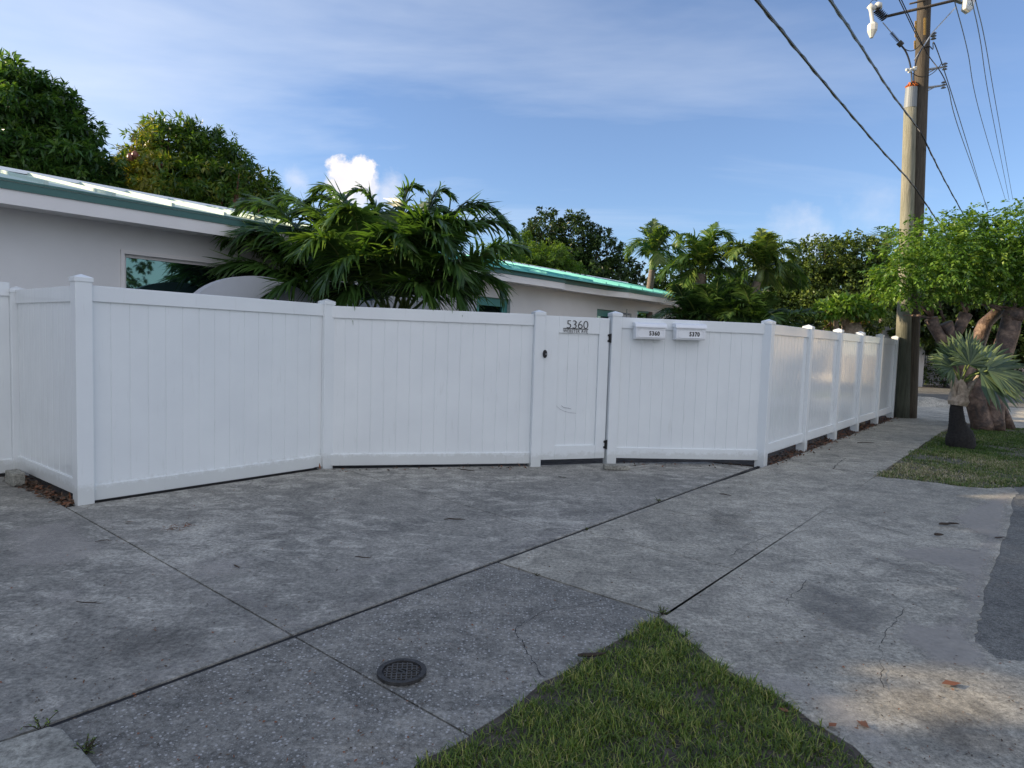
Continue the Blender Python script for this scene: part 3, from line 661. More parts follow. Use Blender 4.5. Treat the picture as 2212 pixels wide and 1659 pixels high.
def rail(a, b_, z0a, z0b, h, half=.03, front=1):
    a = np.array([*a[:2], 0.0]); b_ = np.array([*b_[:2], 0.0]); e = unit(b_ - a); nv = np.array([e[1], -e[0], 0])
    mb = MB(); lo = [a - nv * half, b_ - nv * half, b_ + nv * half, a + nv * half]; zz = [z0a, z0b, z0b, z0a]
    mb.hexa([q + [0, 0, z] for q, z in zip(lo, zz)], [q + [0, 0, z + h] for q, z in zip(lo, zz)]); return mb
def panel(parent, a, b_, topa, topb, bota, botb, mat='vinyl', trim=True):
    """panel between post centres a and b"""
    a = np.array(a[:2]); b_ = np.array(b_[:2]); e = unit(b_ - a); a2 = a + e * (PW - .002); b2 = b_ - e * (PW - .002)
    RH, BH = .135, .135
    boards(a2, b2, bota + BH - .02, topa - RH + .02, botb + BH - .02, topb - RH + .02, off=.011).build('board_panel', M[mat], parent)
    rail(a2, b2, topa - RH, topb - RH, RH).build('top_rail', M['vinyl' if mat == 'vinyl' else mat], parent, bevel=.005)
    rail(a2, b2, bota, botb, BH).build('bottom_rail', M['vinyl'], parent, bevel=.005)
def zat(x, y, P):
    """height of the point above P seen at photo row y"""
    lo, hi = 0.0, 20.0
    for _ in range(50):
        m_ = (lo + hi) / 2; v = np.array([P[0], P[1], m_]) - EYEV; yy = 829.5 - F_PX * (v @ cU) / (v @ cF)
        if yy > y: lo = m_
        else: hi = m_
    return lo
sh = .055
p1 = W(.055, -sh); p2 = W(2.46, -sh); p3 = W(4.36, 1.53 - .03); p4 = W(5.22, 2.07 - .03); p5 = W(6.67, AL - .0)
sp = W(.0, -1.75)
ft = thing('vinyl_fence', 'white vinyl board fence stepping out from the house corner to the left of the gate', 'fence', (*p1[:2], 0), 'white vinyl fence sections')
post(ft, p1, 1.955, -.02); post(ft, p2, 1.915, -.02)
post(ft, sp, 1.90, -.02)
panel(ft, p1, p2, 1.865, 1.855, .015, .015)
eg = unit(p3 - p2)
post(ft, p3, 1.89, -.02, e=unit(p4 - p3))
panel(ft, p2, p3, 1.84, 1.835, .02, .035)
panel(ft, sp, p1, 1.86, 1.86, .06, .06, mat='vinyl_gloss')
panel(ft, W(-2.6, -1.80), sp, 1.93, 1.93, .03, .03)
fr = thing('vinyl_fence', 'white vinyl board fence between the gate and the sidewalk, carrying both mailboxes', 'fence', (*p4[:2], 0), 'white vinyl fence sections')
post(fr, p4, 1.92, -.02, e=unit(p4 - p3)); panel(fr, p4, p5, 1.845, 1.83, .075, .065)
fs_ = thing('vinyl_fence', 'white vinyl fence run with reflective panels receding along the sidewalk to the utility pole', 'fence', (*p5[:2], 0), 'white vinyl fence sections')
post(fs_, p5, 1.89, -.03)
run = [6.67, 8.45, 10.18, 11.88, 13.65, 15.45]; pv = p5
for i, s_ in enumerate(run[1:]):
    q = W(s_, AL + .01 * (i % 2)); post(fs_, q, 1.89 + .006 * i, -.03); panel(fs_, pv, q, 1.83, 1.83, .13, .13, mat='vinyl_gloss'); pv = q
# two posts of the inner fence line behind
for (x, y, lab) in ((1768, 713, 'single white fence post standing behind the second street panel'), (1938, 733, 'single white fence post behind the last street panel near the pole')):
    s_, z_ = FP(x, y, 2.7); q = W(s_, 2.7); t = thing('fence_post', lab, 'post', (*q[:2], 0), 'posts of the inner fence line'); post(t, q, z_, -.03)

# gate
e34 = unit(p4 - p3); n34 = np.array([e34[1], -e34[0], 0]); L34 = np.linalg.norm((p4 - p3)[:2])
gt = thing('garden_gate', 'white vinyl pedestrian gate with boarded centre, black hinges and round latch', 'gate', (*(p3 + e34 * L34 / 2)[:2], 0))
ga = p3 + e34 * (PW + .006); gb = p4 - e34 * (PW + .022); GW = np.linalg.norm((gb - ga)[:2])
zb, ztp = .075, 1.825; SW = .135
upv = np.array([0, 0, 1.0])
def gbox(x0, x1, z0, z1, h0=-.025, h1=.03):
    mb = MB(); c = ga + e34 * (x0 + x1) / 2 + n34 * (h0 + h1) / 2 + upv * (z0 + z1) / 2; mb.box(c * [1, 1, 1], e34 * (x1 - x0) / 2, n34 * (h1 - h0) / 2, upv * (z1 - z0) / 2); return mb
ga = np.array([ga[0], ga[1], 0]); gb = np.array([gb[0], gb[1], 0])
gbox(0, SW + .05, zb, ztp).build('stile', M['vinyl'], gt, bevel=.005); gbox(GW - SW, GW, zb, ztp).build('stile', M['vinyl'], gt, bevel=.005)
gbox(SW + .05, GW - SW, ztp - .20, ztp, -.025, .029).build('top_rail', M['vinyl'], gt, bevel=.004); gbox(SW + .05, GW - SW, zb, zb + .17, -.025, .029).build('bottom_rail', M['vinyl'], gt, bevel=.004)
boards(ga + e34 * (SW + .05), ga + e34 * (GW - SW), zb + .16, ztp - .19, zb + .16, ztp - .19, bw=.14, off=.006).build('board_panel', M['vinyl'], gt)
for z in (ztp - .245, zb + .175):
    h = MB(); hx = GW + .011
    h.box(ga + e34 * (hx) + n34 * .034 + upv * z, e34 * .020, n34 * .008, upv * .05); h.tube([ga + e34 * hx + n34 * .046 + upv * (z - .056), ga + e34 * hx + n34 * .046 + upv * (z + .056)], .010, 10)
    for dz in (-.035, .035): h.box(ga + e34 * (hx + .0) + n34 * .036 + upv * (z + dz), e34 * .032, n34 * .006, upv * .012)
    h.build('hinge', M['black'], gt)
la = MB(); lc = ga + e34 * (-.055) + upv * 1.355
lc = p3 + e34 * (PW + .002) + n34 * (PW + .004); lc = np.array([lc[0], lc[1], 1.365])
for i, (rr, y0, y1) in enumerate(((.036, 0, .016), (.026, .016, .028))):
    ring = [lc + e34 * rr * .72 * math.cos(a) + upv * rr * 1.35 * math.sin(a) for a in np.linspace(0, 2 * math.pi, 18, endpoint=False)]
    la.hexa([q + n34 * y0 for q in ring], [q + n34 * y1 for q in ring])
lt = la.build('latch', M['black'], gt)
kb = MB(); kc = lc + n34 * .028 + e34 * .006; ring = [kc + e34 * .007 * math.cos(a) + upv * .007 * math.sin(a) for a in np.linspace(0, 2 * math.pi, 12, endpoint=False)]
kb.hexa(ring, [q + n34 * .006 for q in ring]); kb.build('keyhole', M['grey_metal'], lt)

# lettering
FONT = None
def text_obj(name, s, height, width, origin, ex, ez, mat, parent=None, depth=.004, off=0.0, base=None, space=1.0):
    cu = bpy.data.curves.new('t', 'FONT'); cu.body = s; cu.size = 1; cu.extrude = 0; cu.offset = off; cu.space_character = space; cu.resolution_u = 4
    o = bpy.data.objects.new('t', cu); C.objects.link(o); bpy.context.view_layer.update()
    me = bpy.data.meshes.new_from_object(o.evaluated_get(bpy.context.evaluated_depsgraph_get())); bpy.data.objects.remove(o)
    co = np.array([v.co[:] for v in me.vertices]); fs = [tuple(p_.vertices) for p_ in me.polygons]; bpy.data.meshes.remove(me)
    lo = co.min(0); hi = co.max(0); co = (co - lo) / (hi - lo + 1e-9); ey = np.cross(ez, ex)   # points out of the face
    ey = -np.array(np.cross(ex, ez)) if False else np.cross(ex, ez)
    n = len(co); vs = []
    for dd in (0, depth):
        for q in co: vs.append(np.array(origin) + np.array(ex) * q[0] * width + np.array(ez) * q[1] * height + ey * dd)
    edges = {}
    for f in fs:
        for i in range(len(f)):
            a, b_ = f[i], f[(i + 1) % len(f)]; edges[(a, b_)] = edges.get((a, b_), 0) + 1
    bd = [(a, b_) for (a, b_) in edges if (b_, a) not in edges]
    F2 = [tuple(i + n for i in f) for f in fs] + [(a, b_, b_ + n, a + n) for a, b_ in bd]
    mb = MB(); mb.add(vs, F2); return mb.build(name, mat, parent, base=base)
# "5360 / bar / WEBSTER AVE" on the gate
gz = zat(1247, 709, ga + e34 * .45)
def gx_(x):   # photo column -> distance along gate
    d = ray(x, 705); P0 = ga + n34 * .032; k = ((P0 - EYEV)[:2] @ n34[:2]) / (d[:2] @ n34[:2]); P = EYEV + k * d; return (P - ga)[:2] @ e34[:2]
def gzz(x, y):
    d = ray(x, y); P0 = ga + n34 * .032; k = ((P0 - EYEV)[:2] @ n34[:2]) / (d[:2] @ n34[:2]); return (EYEV + k * d)[2]
x0, x1 = gx_(1224.5), gx_(1270.5); xb = gx_(1217)
zc = gzz(1247, 709.5)
sg = thing('house_number_sign', 'thin black cut-out sign reading 5360 over WEBSTER AVE on the gate top rail', 'sign', ga + e34 * (x0 + x1) / 2 + n34 * .03 + upv * zc)
text_obj('numerals', '5360', gzz(1247, 692.8) - zc + .003, x1 - x0, ga + e34 * x0 + n34 * .031 + upv * (zc - .001), e34, upv, M['black'], sg, .005, -.016, space=.95)
mb = MB(); mb.box(ga + e34 * (xb + x1) / 2 + n34 * .0345 + upv * (zc - .005), e34 * (x1 - xb) / 2, n34 * .003, upv * .004); mb.build('bar', M['black'], sg)
text_obj('street_name', 'WEBSTER AVE', .038, x1 - xb - .004, ga + e34 * (xb + .001) + n34 * .031 + upv * (zc - .053), e34, upv, M['black'], sg, .004, -.014, space=1.1)

M['scuff'] = plain('grey rubber scuff', (.42, .43, .45), .7, 0, 60, .2)
mb = MB(); sc_pts = [(1207, 872), (1210, 878), (1217, 884), (1228, 889), (1240, 892), (1253, 893)]
SP = [ga + e34 * gx_(x) + n34 * .0125 + upv * gzz(x, y) for x, y in sc_pts]
for a, b_ in zip(SP[:-1], SP[1:]): mb.add([a + upv * .003, b_ + upv * .002, b_ - upv * .002, a - upv * .003], [(0, 1, 2, 3)])
SP = [ga + e34 * gx_(x) + n34 * .0125 + upv * gzz(x, y) for x, y in ((1220, 877), (1226, 881), (1234, 882), (1242, 884))]
for a, b_ in zip(SP[:-1], SP[1:]): mb.add([a + upv * .006, b_ + upv * .004, b_ - upv * .003, a - upv * .002], [(0, 1, 2, 3)])
mb.build('scuff_mark', M['scuff'], gt)
# mailboxes
e45 = unit((p5 - p4) * [1, 1, 0]); n45 = np.array([e45[1], -e45[0], 0]); f45 = np.array([p4[0], p4[1], 0]) + n45 * .032
def on45(x, y):
    d = ray(x, y); k = ((f45 - EYEV)[:2] @ n45[:2]) / (d[:2] @ n45[:2]); P = EYEV + k * d; return (P - f45)[:2] @ e45[:2], P[2]
def mailbox(xl, xr, yt, yb, num, lab):
    xc, zt = on45((xl + xr) / 2 - 4, yt); _, zb_ = on45((xl + xr) / 2 - 4, yb); w = .40; h = .205; zb_ = zt - h; d = .125
    o = f45 + e45 * xc + upv * zb_; t = thing('mailbox', lab, 'mailbox', o, 'mailboxes on the fence')
    def P(x, y, z): return o + e45 * x + n45 * y + upv * z
    b_ = MB(); hw = w / 2 - .012
    pr = [(0, 0), (d - .012, 0), (d, .02), (d, h - .055), (0, h - .02)]
    b_.hexa([P(-hw, y, z) for y, z in pr], [P(hw, y, z) for y, z in pr]); b_.build('body', M['white_paint'], t, bevel=.006)
    l_ = MB(); pr = [(0, h - .045), (d + .004, h - .058), (d + .020, h - .064), (d + .020, h - .048), (d - .005, h - .016), (d - .035, h - .002), (.03, h), (0, h)]
    l_.hexa([P(-w / 2, y, z) for y, z in pr], [P(w / 2, y, z) for y, z in pr]); l_.build('lid', M['white_paint'], t, bevel=.004)
    f_ = MB(); x2, z0_, z1_, ch = hw - .028, .028, h - .078, .018   # raised frame with notched corners
    path = [(-x2 + ch, z0_), (x2 - ch, z0_), (x2 - ch, z0_ + ch * .6), (x2, z0_ + ch * .6), (x2, z1_ - ch * .6), (x2 - ch, z1_ - ch * .6), (x2 - ch, z1_), (-x2 + ch, z1_), (-x2 + ch, z1_ - ch * .6), (-x2, z1_ - ch * .6), (-x2, z0_ + ch * .6), (-x2 + ch, z0_ + ch * .6)]
    path = path + path[:1]
    for a, c_ in zip(path[:-1], path[1:]): f_.tube([P(a[0], d + .001, a[1]), P(c_[0], d + .001, c_[1])], .0042, 6)
    f_.build('face_moulding', M['white_paint'], t)
    text_obj('numerals', num, .056, .132, P(-.020, d + .001, .046), e45, upv, M['black'], t, .003, .03, space=1.15)
mailbox(1370, 1438, 697.5, 731, '5360', 'white plastic mailbox numbered 5360, nearer the gate')
mailbox(1456, 1523, 699.5, 734, '5370', 'white plastic mailbox numbered 5370, farther from the gate')

# pavers
def paver(px, py, L, Wd, H, ang, lab):
    c = G(px, py); e = np.array([math.cos(ang), math.sin(ang), 0]); nv = np.array([-e[1], e[0], 0]); mb = MB()
    mb.box(c + upv * (H / 2 + .004), e * L / 2, nv * Wd / 2, upv * H / 2); o = mb.build('paver_block', M['paver'], base=c, bevel=.008); tag(o, lab, 'paver', 'loose concrete pavers')
angn = math.atan2(NN[1], NN[0]); 
paver(1331, 1014, .30, .13, .055, math.atan2(e45[1], e45[0]) - .05, 'flat grey concrete paver on the ground below the gate hinge post')
paver(33, 1046, .26, .10, .12, angn, 'grey concrete block at the foot of the side fence')

# ================================================================ HOUSES
def wall_open(parent, name, s0, s1, z0, z1, t, th, ops, mat):
    mb = MB(); ops = sorted(ops); cur = s0
    for (a, b_, zl, zh) in ops:
        if a > cur: mb.stbox(cur, a, t - th, t, z0, z1)
        if zl > z0: mb.stbox(a, b_, t - th, t, z0, zl)
        if zh < z1: mb.stbox(a, b_, t - th, t, zh, z1)
        cur = b_
    if cur < s1: mb.stbox(cur, s1, t - th, t, z0, z1)
    return mb.build(name, mat, parent)
def roof(parent, s0, s1, te, ze, tr_, zr, rib, thick=.03, mat='teal_roof', ribw=.018, ribh=.038):
    mb = MB(); mb.hexa([W(s0, te, ze - thick), W(s1, te, ze - thick), W(s1, tr_, zr - thick), W(s0, tr_, zr - thick)], [W(s0, te, ze), W(s1, te, ze), W(s1, tr_, zr), W(s0, tr_, zr)])
    # back slope
    mb.hexa([W(s0, tr_, zr - thick), W(s1, tr_, zr - thick), W(s1, tr_ - 4, zr - .8), W(s0, tr_ - 4, zr - .8)], [W(s0, tr_, zr + .001), W(s1, tr_, zr + .001), W(s1, tr_ - 4, zr - .77), W(s0, tr_ - 4, zr - .77)])
    x = s0 + .1
    while x < s1:
        lo = [W(x - ribw, te + .004, ze), W(x + ribw, te + .004, ze), W(x + ribw, tr_, zr), W(x - ribw, tr_, zr)]
        mb.hexa([q - [0, 0, .003] for q in lo], [lo[0] + [0, 0, ribh], lo[1] + [0, 0, ribh], lo[2] + [0, 0, ribh], lo[3] + [0, 0, ribh]]); x += rib
    r = mb.build('roof', M[mat], parent)
    rc = MB(); rc.hexa([W(s0, tr_ + .16, zr - .02), W(s1, tr_ + .16, zr - .02), W(s1, tr_ - .16, zr - .02), W(s0, tr_ - .16, zr - .02)], [W(s0, tr_ + .14, zr + .03), W(s1, tr_ + .14, zr + .03), W(s1, tr_ - .14, zr + .03), W(s0, tr_ - .14, zr + .03)])
    rc.build('ridge_cap', M['white_paint'], r); return r
def window(parent, s0, s1, z0, z1, t, frame='fascia', fw=.05, inset=.10, glass='glass', mull=None):
    f = MB(); ti = t - inset
    f.stbox(s0, s0 + fw, ti - .05, ti + .03, z0, z1); f.stbox(s1 - fw, s1, ti - .05, ti + .03, z0, z1)
    f.stbox(s0 + fw, s1 - fw, ti - .05, ti + .028, z1 - fw, z1); f.stbox(s0 + fw, s1 - fw, ti - .05, ti + .028, z0, z0 + fw)
    if mull: 
        for m_ in mull: f.stbox(m_ - .02, m_ + .02, ti - .045, ti + .024, z0 + fw, z1 - fw)
    w = f.build('window', M[frame], parent)
    g = MB(); g.stbox(s0 + fw, s1 - fw, ti - .02, ti, z0 + fw, z1 - fw); g.build('pane', M[glass], w); return w
# --- near house
h1 = thing('house', 'low white house on the left with a pale metal roof and one dark picture window', 'house', W(0, -2.4), 'white houses with teal roofs')
wa = FP(268, 548, -2.25); WT = -2.25; s_win0, z_win1 = wa; s_win1 = s_win0 + 1.35
H1E = 4.15
wall_open(h1, 'wall', -.72, H1E - .35, -.03, 2.82, WT, .2, [(s_win0, s_win1, 1.15, z_win1)], M['stucco'])
mb = MB(); mb.stbox(H1E - .55, H1E - .35, -9, WT - .2, -.03, 2.8); mb.stbox(-4.5, -.72, WT - .15, WT + .05, -.03, 2.78); mb.stbox(-4.5, -4.3, -9, WT - .15, -.03, 2.8); mb.stbox(-4.3, H1E - .55, -9.2, -9, -.03, 2.8); mb.build('side_wall', M['stucco'], h1)
window(h1, s_win0, s_win1, 1.15, z_win1, WT, 'fascia', .035, .07)
mb = MB(); mb.stbox(s_win0 - .04, s_win0, WT - .01, WT + .02, 1.1, z_win1 + .04); mb.stbox(s_win0 - .04, s_win1 + .04, WT - .012, WT + .022, z_win1, z_win1 + .045); mb.build('window_trim', M['fascia'], h1)
zf0 = 2.70
mb = MB(); mb.stbox(-4.8, H1E, -1.78, -1.75, zf0, zf0 + .15); mb.stbox(-4.8, H1E, WT - .1, -1.785, zf0 + .03, zf0 + .06); mb.stbox(H1E - .03, H1E, -2.6, -1.785, zf0, zf0 + .15); mb.build('fascia', M['fascia'], h1)
mb = MB(); mb.stbox(-4.8, H1E + .02, -1.749, -1.735, zf0 + .145, zf0 + .22); mb.stbox(-4.8, H1E + .02, -1.77, -1.72, zf0 + .225, zf0 + .245); mb.build('drip_edge', M['teal_trim'], h1)
M['pale_roof'] = plain('pale standing seam metal', (.50, .62, .56), .6, 0, 1.3, .08, 0, .15)
roof(h1, -4.8, H1E + .02, -1.73, zf0 + .25, -5.0, 3.63, .62, mat='pale_roof')
# --- far house
h2 = thing('house', 'white house beyond the palm with a teal standing seam roof and small windows', 'house', W(11, -2.4), 'white houses with teal roofs')
H2S, H2N = 6.33, 17.5
def FW(x, y): return FP(x, y, WT)
w1 = (FW(1042, 640), FW(1093, 690)); w2 = (FW(1290, 667), FW(1330, 690)); w3 = (FW(1377, 672), FW(1401, 697))
ops = [(FW(1030, 640)[0], w1[1][0] + .12, .9, w1[0][1]), (w2[0][0], w2[1][0] + .15, .9, w2[0][1]), (w3[0][0], w3[1][0] + .25, .9, w3[0][1] + .02)]
wall_open(h2, 'wall', H2S, H2N - .3, -.03, 2.75, WT, .2, ops, M['stucco'])
mb = MB(); mb.stbox(H2S, H2S + .2, -9, WT - .2, -.03, 2.8); mb.stbox(H2N - .5, H2N - .3, -9, WT - .2, -.03, 2.8); mb.stbox(H2S + .2, H2N - .5, -9.2, -9, -.03, 2.8)
mb.build('side_wall', M['stucco'], h2)
for o_ in ops: window(h2, o_[0], o_[1], o_[2], o_[3], WT, 'teal_frame', .16 if o_ is not ops[2] else .04, .11)
# fascia with the small jogs of the roof line
zf = 2.63; jog = [(5.75, -1.70), (FP(1218, 624, -1.72)[0], -1.70), (FP(1218, 624, -1.72)[0] + .05, -1.80), (FP(1310, 640, -1.8)[0], -1.80), (FP(1357, 644, -1.62)[0], -1.62), (FP(1440, 653, -1.62)[0], -1.62), (FP(1440, 653, -1.62)[0] + .02, -1.85), (H2N, -1.85)]
mb = MB(); mt_ = MB()
for (a, ta), (b_, tb) in zip(jog[:-1], jog[1:]):
    lo = [W(a, ta - .03), W(b_, tb - .03), W(b_, tb), W(a, ta)]
    mb.hexa([q + upv * zf for q in lo], [q + upv * (zf + .16) for q in lo]); lo2 = [W(a, ta + .0), W(b_, tb + .0), W(b_, tb + .016), W(a, ta + .016)]
    mt_.hexa([q + upv * (zf + .13) for q in lo2], [q + upv * (zf + .23) for q in lo2])
mb.stbox(5.75, H2N, WT - .1, -1.87, zf + .03, zf + .06); mb.build('fascia', M['fascia'], h2); mt_.build('drip_edge', M['teal_trim'], h2)
roof(h2, 5.72, H2N + .02, -1.60, zf + .24, -5.0, 3.58, .56)
# open shutters (grey louvred frames) beside the windows
def shutter(x0, x1, y0, tt, lab):
    (sa, zt), (sb, _) = FP(x0, y0, tt), FP(x1, y0, tt); t = thing('security_shutter', lab, 'shutter', W((sa + sb) / 2, tt, .9), 'open metal shutters')
    mb = MB()
    for s_ in (sa, sb, (sa + sb) / 2): mb.tube([W(s_, tt, .95), W(s_, tt, zt)], .018, 6)
    for z in (zt, zt - .55, 1.0): mb.tube([W(sa, tt, z), W(sb, tt, z)], .018, 6)
    for s_ in (sa, sb): mb.tube([W(s_, tt, zt), W(s_, WT + .01, zt)], .014, 6)
    mb.tube([W((sa + sb) / 2, tt, zt), W((sa + sb) / 2, tt, zt + .12)], .014, 6); mb.build('frame', M['grey_metal'], t)
    mb = MB(); mb.stbox(sa + .02, sb - .02, tt - .02, tt - .012, 1.0, zt - .02); mb.build('mesh_panel', M['garden_wall'], t)
shutter(1010, 1028, 641, -1.95, 'grey framed shutter standing open left of the teal window')
shutter(1345, 1363, 677, -2.05, 'small grey framed shutter between the two far windows')
# courtyard walls with rounded tops
def lobe_wall(xl, xt, xr, yl, yt, yr, t, lab, zbase=-.03):
    (s0, z0_), (sm, zm), (s1, z1_) = FP(xl, yl, t), FP(xt, yt, t), FP(xr, yr, t); n = 28
    pts = []
    rad = max(sm - s0, s1 - sm)
    for i in range(n + 1):
        a = math.pi * i / n; pts.append((sm - rad * math.cos(a), max(1.1, zm - rad * .62 * (1 - math.sin(a)) * 1.0)))
    prof = [(pts[0][0], zbase)] + pts + [(pts[-1][0], zbase)]
    mb = MB(); mb.hexa([W(s_, t - .15, z) for s_, z in prof], [W(s_, t, z) for s_, z in prof]); o = mb.build('garden_wall', M['garden_wall'], base=W(sm, t)); tag(o, lab, 'wall', 'round topped white garden walls')
lobe_wall(462, 565, 700, 640, 597, 655, -1.15, 'white garden wall with a rounded top, left of the palm stems')
lobe_wall(640, 742, 850, 650, 622, 672, -2.0, 'white garden wall with a rounded top, behind the palm stems')

# ================================================================ UTILITY POLES AND WIRES
pb = G(1947, 902); pd = G(1966, 903)
YP = pb[1]
def poleline(base, xtop, ytop, Y): return AT(xtop, ytop, Y)
up1 = thing('utility_pole', 'pale weathered wooden pole stub with a grey cable guard on top', 'pole', pb, 'wooden poles at the fence end')
ptop = AT(1966, 234, YP + .05)
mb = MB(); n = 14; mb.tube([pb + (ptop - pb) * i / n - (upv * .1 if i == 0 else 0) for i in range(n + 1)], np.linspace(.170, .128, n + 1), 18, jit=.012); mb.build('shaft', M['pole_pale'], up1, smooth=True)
gt_ = AT(1969, 190, YP + .05); mb = MB(); mb.tube([ptop, gt_], [.132, .122], 20); mb.build('cable_guard', plain('grey plastic guard', (.20, .225, .24), .55, 0, 6, .06), up1)
mb = MB()
for i in range(9): a = i * .7; mb.tube([gt_ + [.10 * math.cos(a), .10 * math.sin(a), -.01], gt_ + [.05 * math.cos(a + 1), .05 * math.sin(a + 1), .10 + .03 * math.sin(i * 3)], gt_ + [.12 * math.cos(a + 2), .12 * math.sin(a + 2), .03]], .025, 6)
M['orange'] = plain('orange foam', (.45, .12, .02), .8, 0, 20, .3); mb.build('foam_plug', M['orange'], up1)
up2 = thing('utility_pole', 'tall dark wooden utility pole carrying crossarms and wires', 'pole', pd, 'wooden poles at the fence end')
p2t = AT(1999, -60, pd[1] + .12)
n = 18; mb = MB(); mb.tube([pd + [.02, .10, -.1] if i == 0 else pd + [.02, .10, 0] + (p2t - pd - [.02, .10, 0]) * i / n for i in range(n + 1)], np.linspace(.175, .135, n + 1), 18, jit=.01); mb.build('shaft', M['pole_dark'], up2, smooth=True)
YD = pd[1] + .1
def P2(x, y, dy=0.0): return AT(x, y, YD + dy)
def cz(x, y): return ((2120 + x * .19293) * .864, y * .19293 * .864)     # zoom crop -> photo coordinates
mb = MB(); mb.tube([P2(*cz(490, 215), -.25), P2(*cz(1400, 0), -.25), P2(*cz(1600, -40), -.25)], .032, 8); mb.tube([P2(*cz(800, 50), -.1), P2(*cz(1100, -20), -.1)], .02, 6); mb.build('crossarm', M['pole_dark'], up2, smooth=True)
for (xa, ya, xb_, yb_) in ((1020, 905, 1255, 865), (1005, 1140, 1240, 1105)):
    mb = MB(); a, b_ = P2(*cz(xa, ya)), P2(*cz(xb_, yb_)); mb.tube([a, b_], [.03, .022], 6); mb.tube([a + [0, 0, -.09], a + (b_ - a) * .6], .012, 5); br = mb.build('bracket', M['grey_metal'], up2)
    mb = MB()
    for j in range(3): mb.tube([b_ + [.0, 0, -.06 + j * .06], b_ + [0, 0, -.035 + j * .06]], [.055, .03], 10)
    mb.build('insulator', M['grey_metal'], br)
mb = MB(); a = P2(*cz(1110, 470)); 
for j in range(3): mb.tube([a + [0, 0, -.06 + j * .06], a + [0, 0, -.035 + j * .06]], [.06, .035], 10)
mb.build('insulator', M['grey_metal'], up2)
mb = MB(); mb.tube([P2(*cz(860, 780), -.2), P2(*cz(1090, 430), -.3), P2(*cz(1400, 90), -.3)], .015, 6); mb.build('brace', M['grey_metal'], up2)
# cutout switch hung at the left end of the arm
M['porcelain'] = plain('cream porcelain', (.62, .61, .55), .35, 0, 6, .06)
def cutout(cx, cy, lab, big=1.0):
    c = P2(cx, cy, -.25); t = thing('fuse_cutout', lab, 'switch', c, 'fuse cutouts on the crossarm'); return t, c
t, c = cutout(*cz(320, 250), 'cream fused cutout with ribbed insulators hanging at the left arm end')
def cpt(x, y, dy=0): return P2(*cz(x, y), -.25 + dy)
mb = MB(); mb.tube([cpt(290, 80), cpt(300, 140), cpt(320, 300), cpt(330, 340)], [.05, .045, .04, .06], 10); mb.build('fuse_tube', M['porcelain'], t, smooth=True)
mb = MB(); mb.tube([cpt(315, 300), cpt(318, 330), cpt(315, 400), cpt(305, 490)], [.075, .11, .105, .035], 8); mb.build('lower_housing', M['porcelain'], t)
mb = MB(); mb.tube([cpt(380, 30), cpt(388, 60), cpt(392, 110)], [.03, .09, .085], 10); mb.tube([cpt(270, 70), cpt(340, 130)], [.06, .07], 8); mb.build('arrester_cap', M['porcelain'], t, smooth=True)
mb = MB()
for j in range(7): q0 = cpt(372 + j * 17, 130 + j * 17); q1 = cpt(382 + j * 17, 145 + j * 17); mb.tube([q0, q1], [.10, .06], 12)
mb.build('ribbed_insulator', M['dark_metal'], t)
t2 = thing('fuse_cutout', 'cream hooded enclosure marked UG at the right end of the crossarm', 'switch', cpt(1540, 90), 'fuse cutouts on the crossarm')
ax = unit(cpt(1610, 40) - cpt(1500, 20)); dn = unit(cpt(1515, 190) - cpt(1545, -60)); no = np.array([0, -1.0, 0]); o_ = cpt(1540, -60)
exx = np.array([.985, .12, .12]); exx = exx - dn * (exx @ dn); exx = unit(exx); ny = np.cross(dn, exx); ny = ny if ny[1] < 0 else -ny
Hh = np.linalg.norm(cpt(1515, 190) - cpt(1545, -60)); mb = MB()
pr = [(-.09, -.3), (.09, -.3), (.105, Hh - .10), (0.02, Hh), (-.105, Hh - .06)]
mb.hexa([o_ + exx * a + dn * b_ for a, b_ in pr], [o_ + exx * a + dn * b_ + ny * .14 for a, b_ in pr]); mb.build('enclosure', M['porcelain'], t2, bevel=.012)
lb = MB(); q = o_ + dn * (Hh - .16) + ny * .142 
lb.box(q, exx * .072, dn * .05, ny * .002); plq = lb.build('label_plate', M['white_paint'], t2)
M['sign_green'] = plain('green ink', (.02, .10, .05), .5); M['sign_red'] = plain('faded red ink', (.55, .16, .12), .5)
text_obj('lettering', 'UG', .07, .10, q - exx * .05 + dn * .035 + ny * .002, exx, -dn, M['sign_green'], plq, .003, .01)
lb = MB(); q2 = o_ + dn * (Hh - .42) + ny * .142; lb.box(q2, exx * .07, dn * .12, ny * .002)
pl2 = lb.build('label_plate', M['white_paint'], t2); lb = MB(); lb.box(q2 - exx * .02 + ny * .003, exx * .010, dn * .10, ny * .0015); lb.box(q2 + exx * .03 + ny * .003, exx * .010, dn * .10, ny * .0015); lb.build('red_bar', M['sign_red'], pl2)
mb = MB()
for j in range(5): q0 = cpt(1400 + j * 16, 15 + j * 6); mb.tube([q0, q0 + [.012, 0, .03]], [.05, .02], 8)
mb.build('side_insulator', M['grey_metal'], t2)
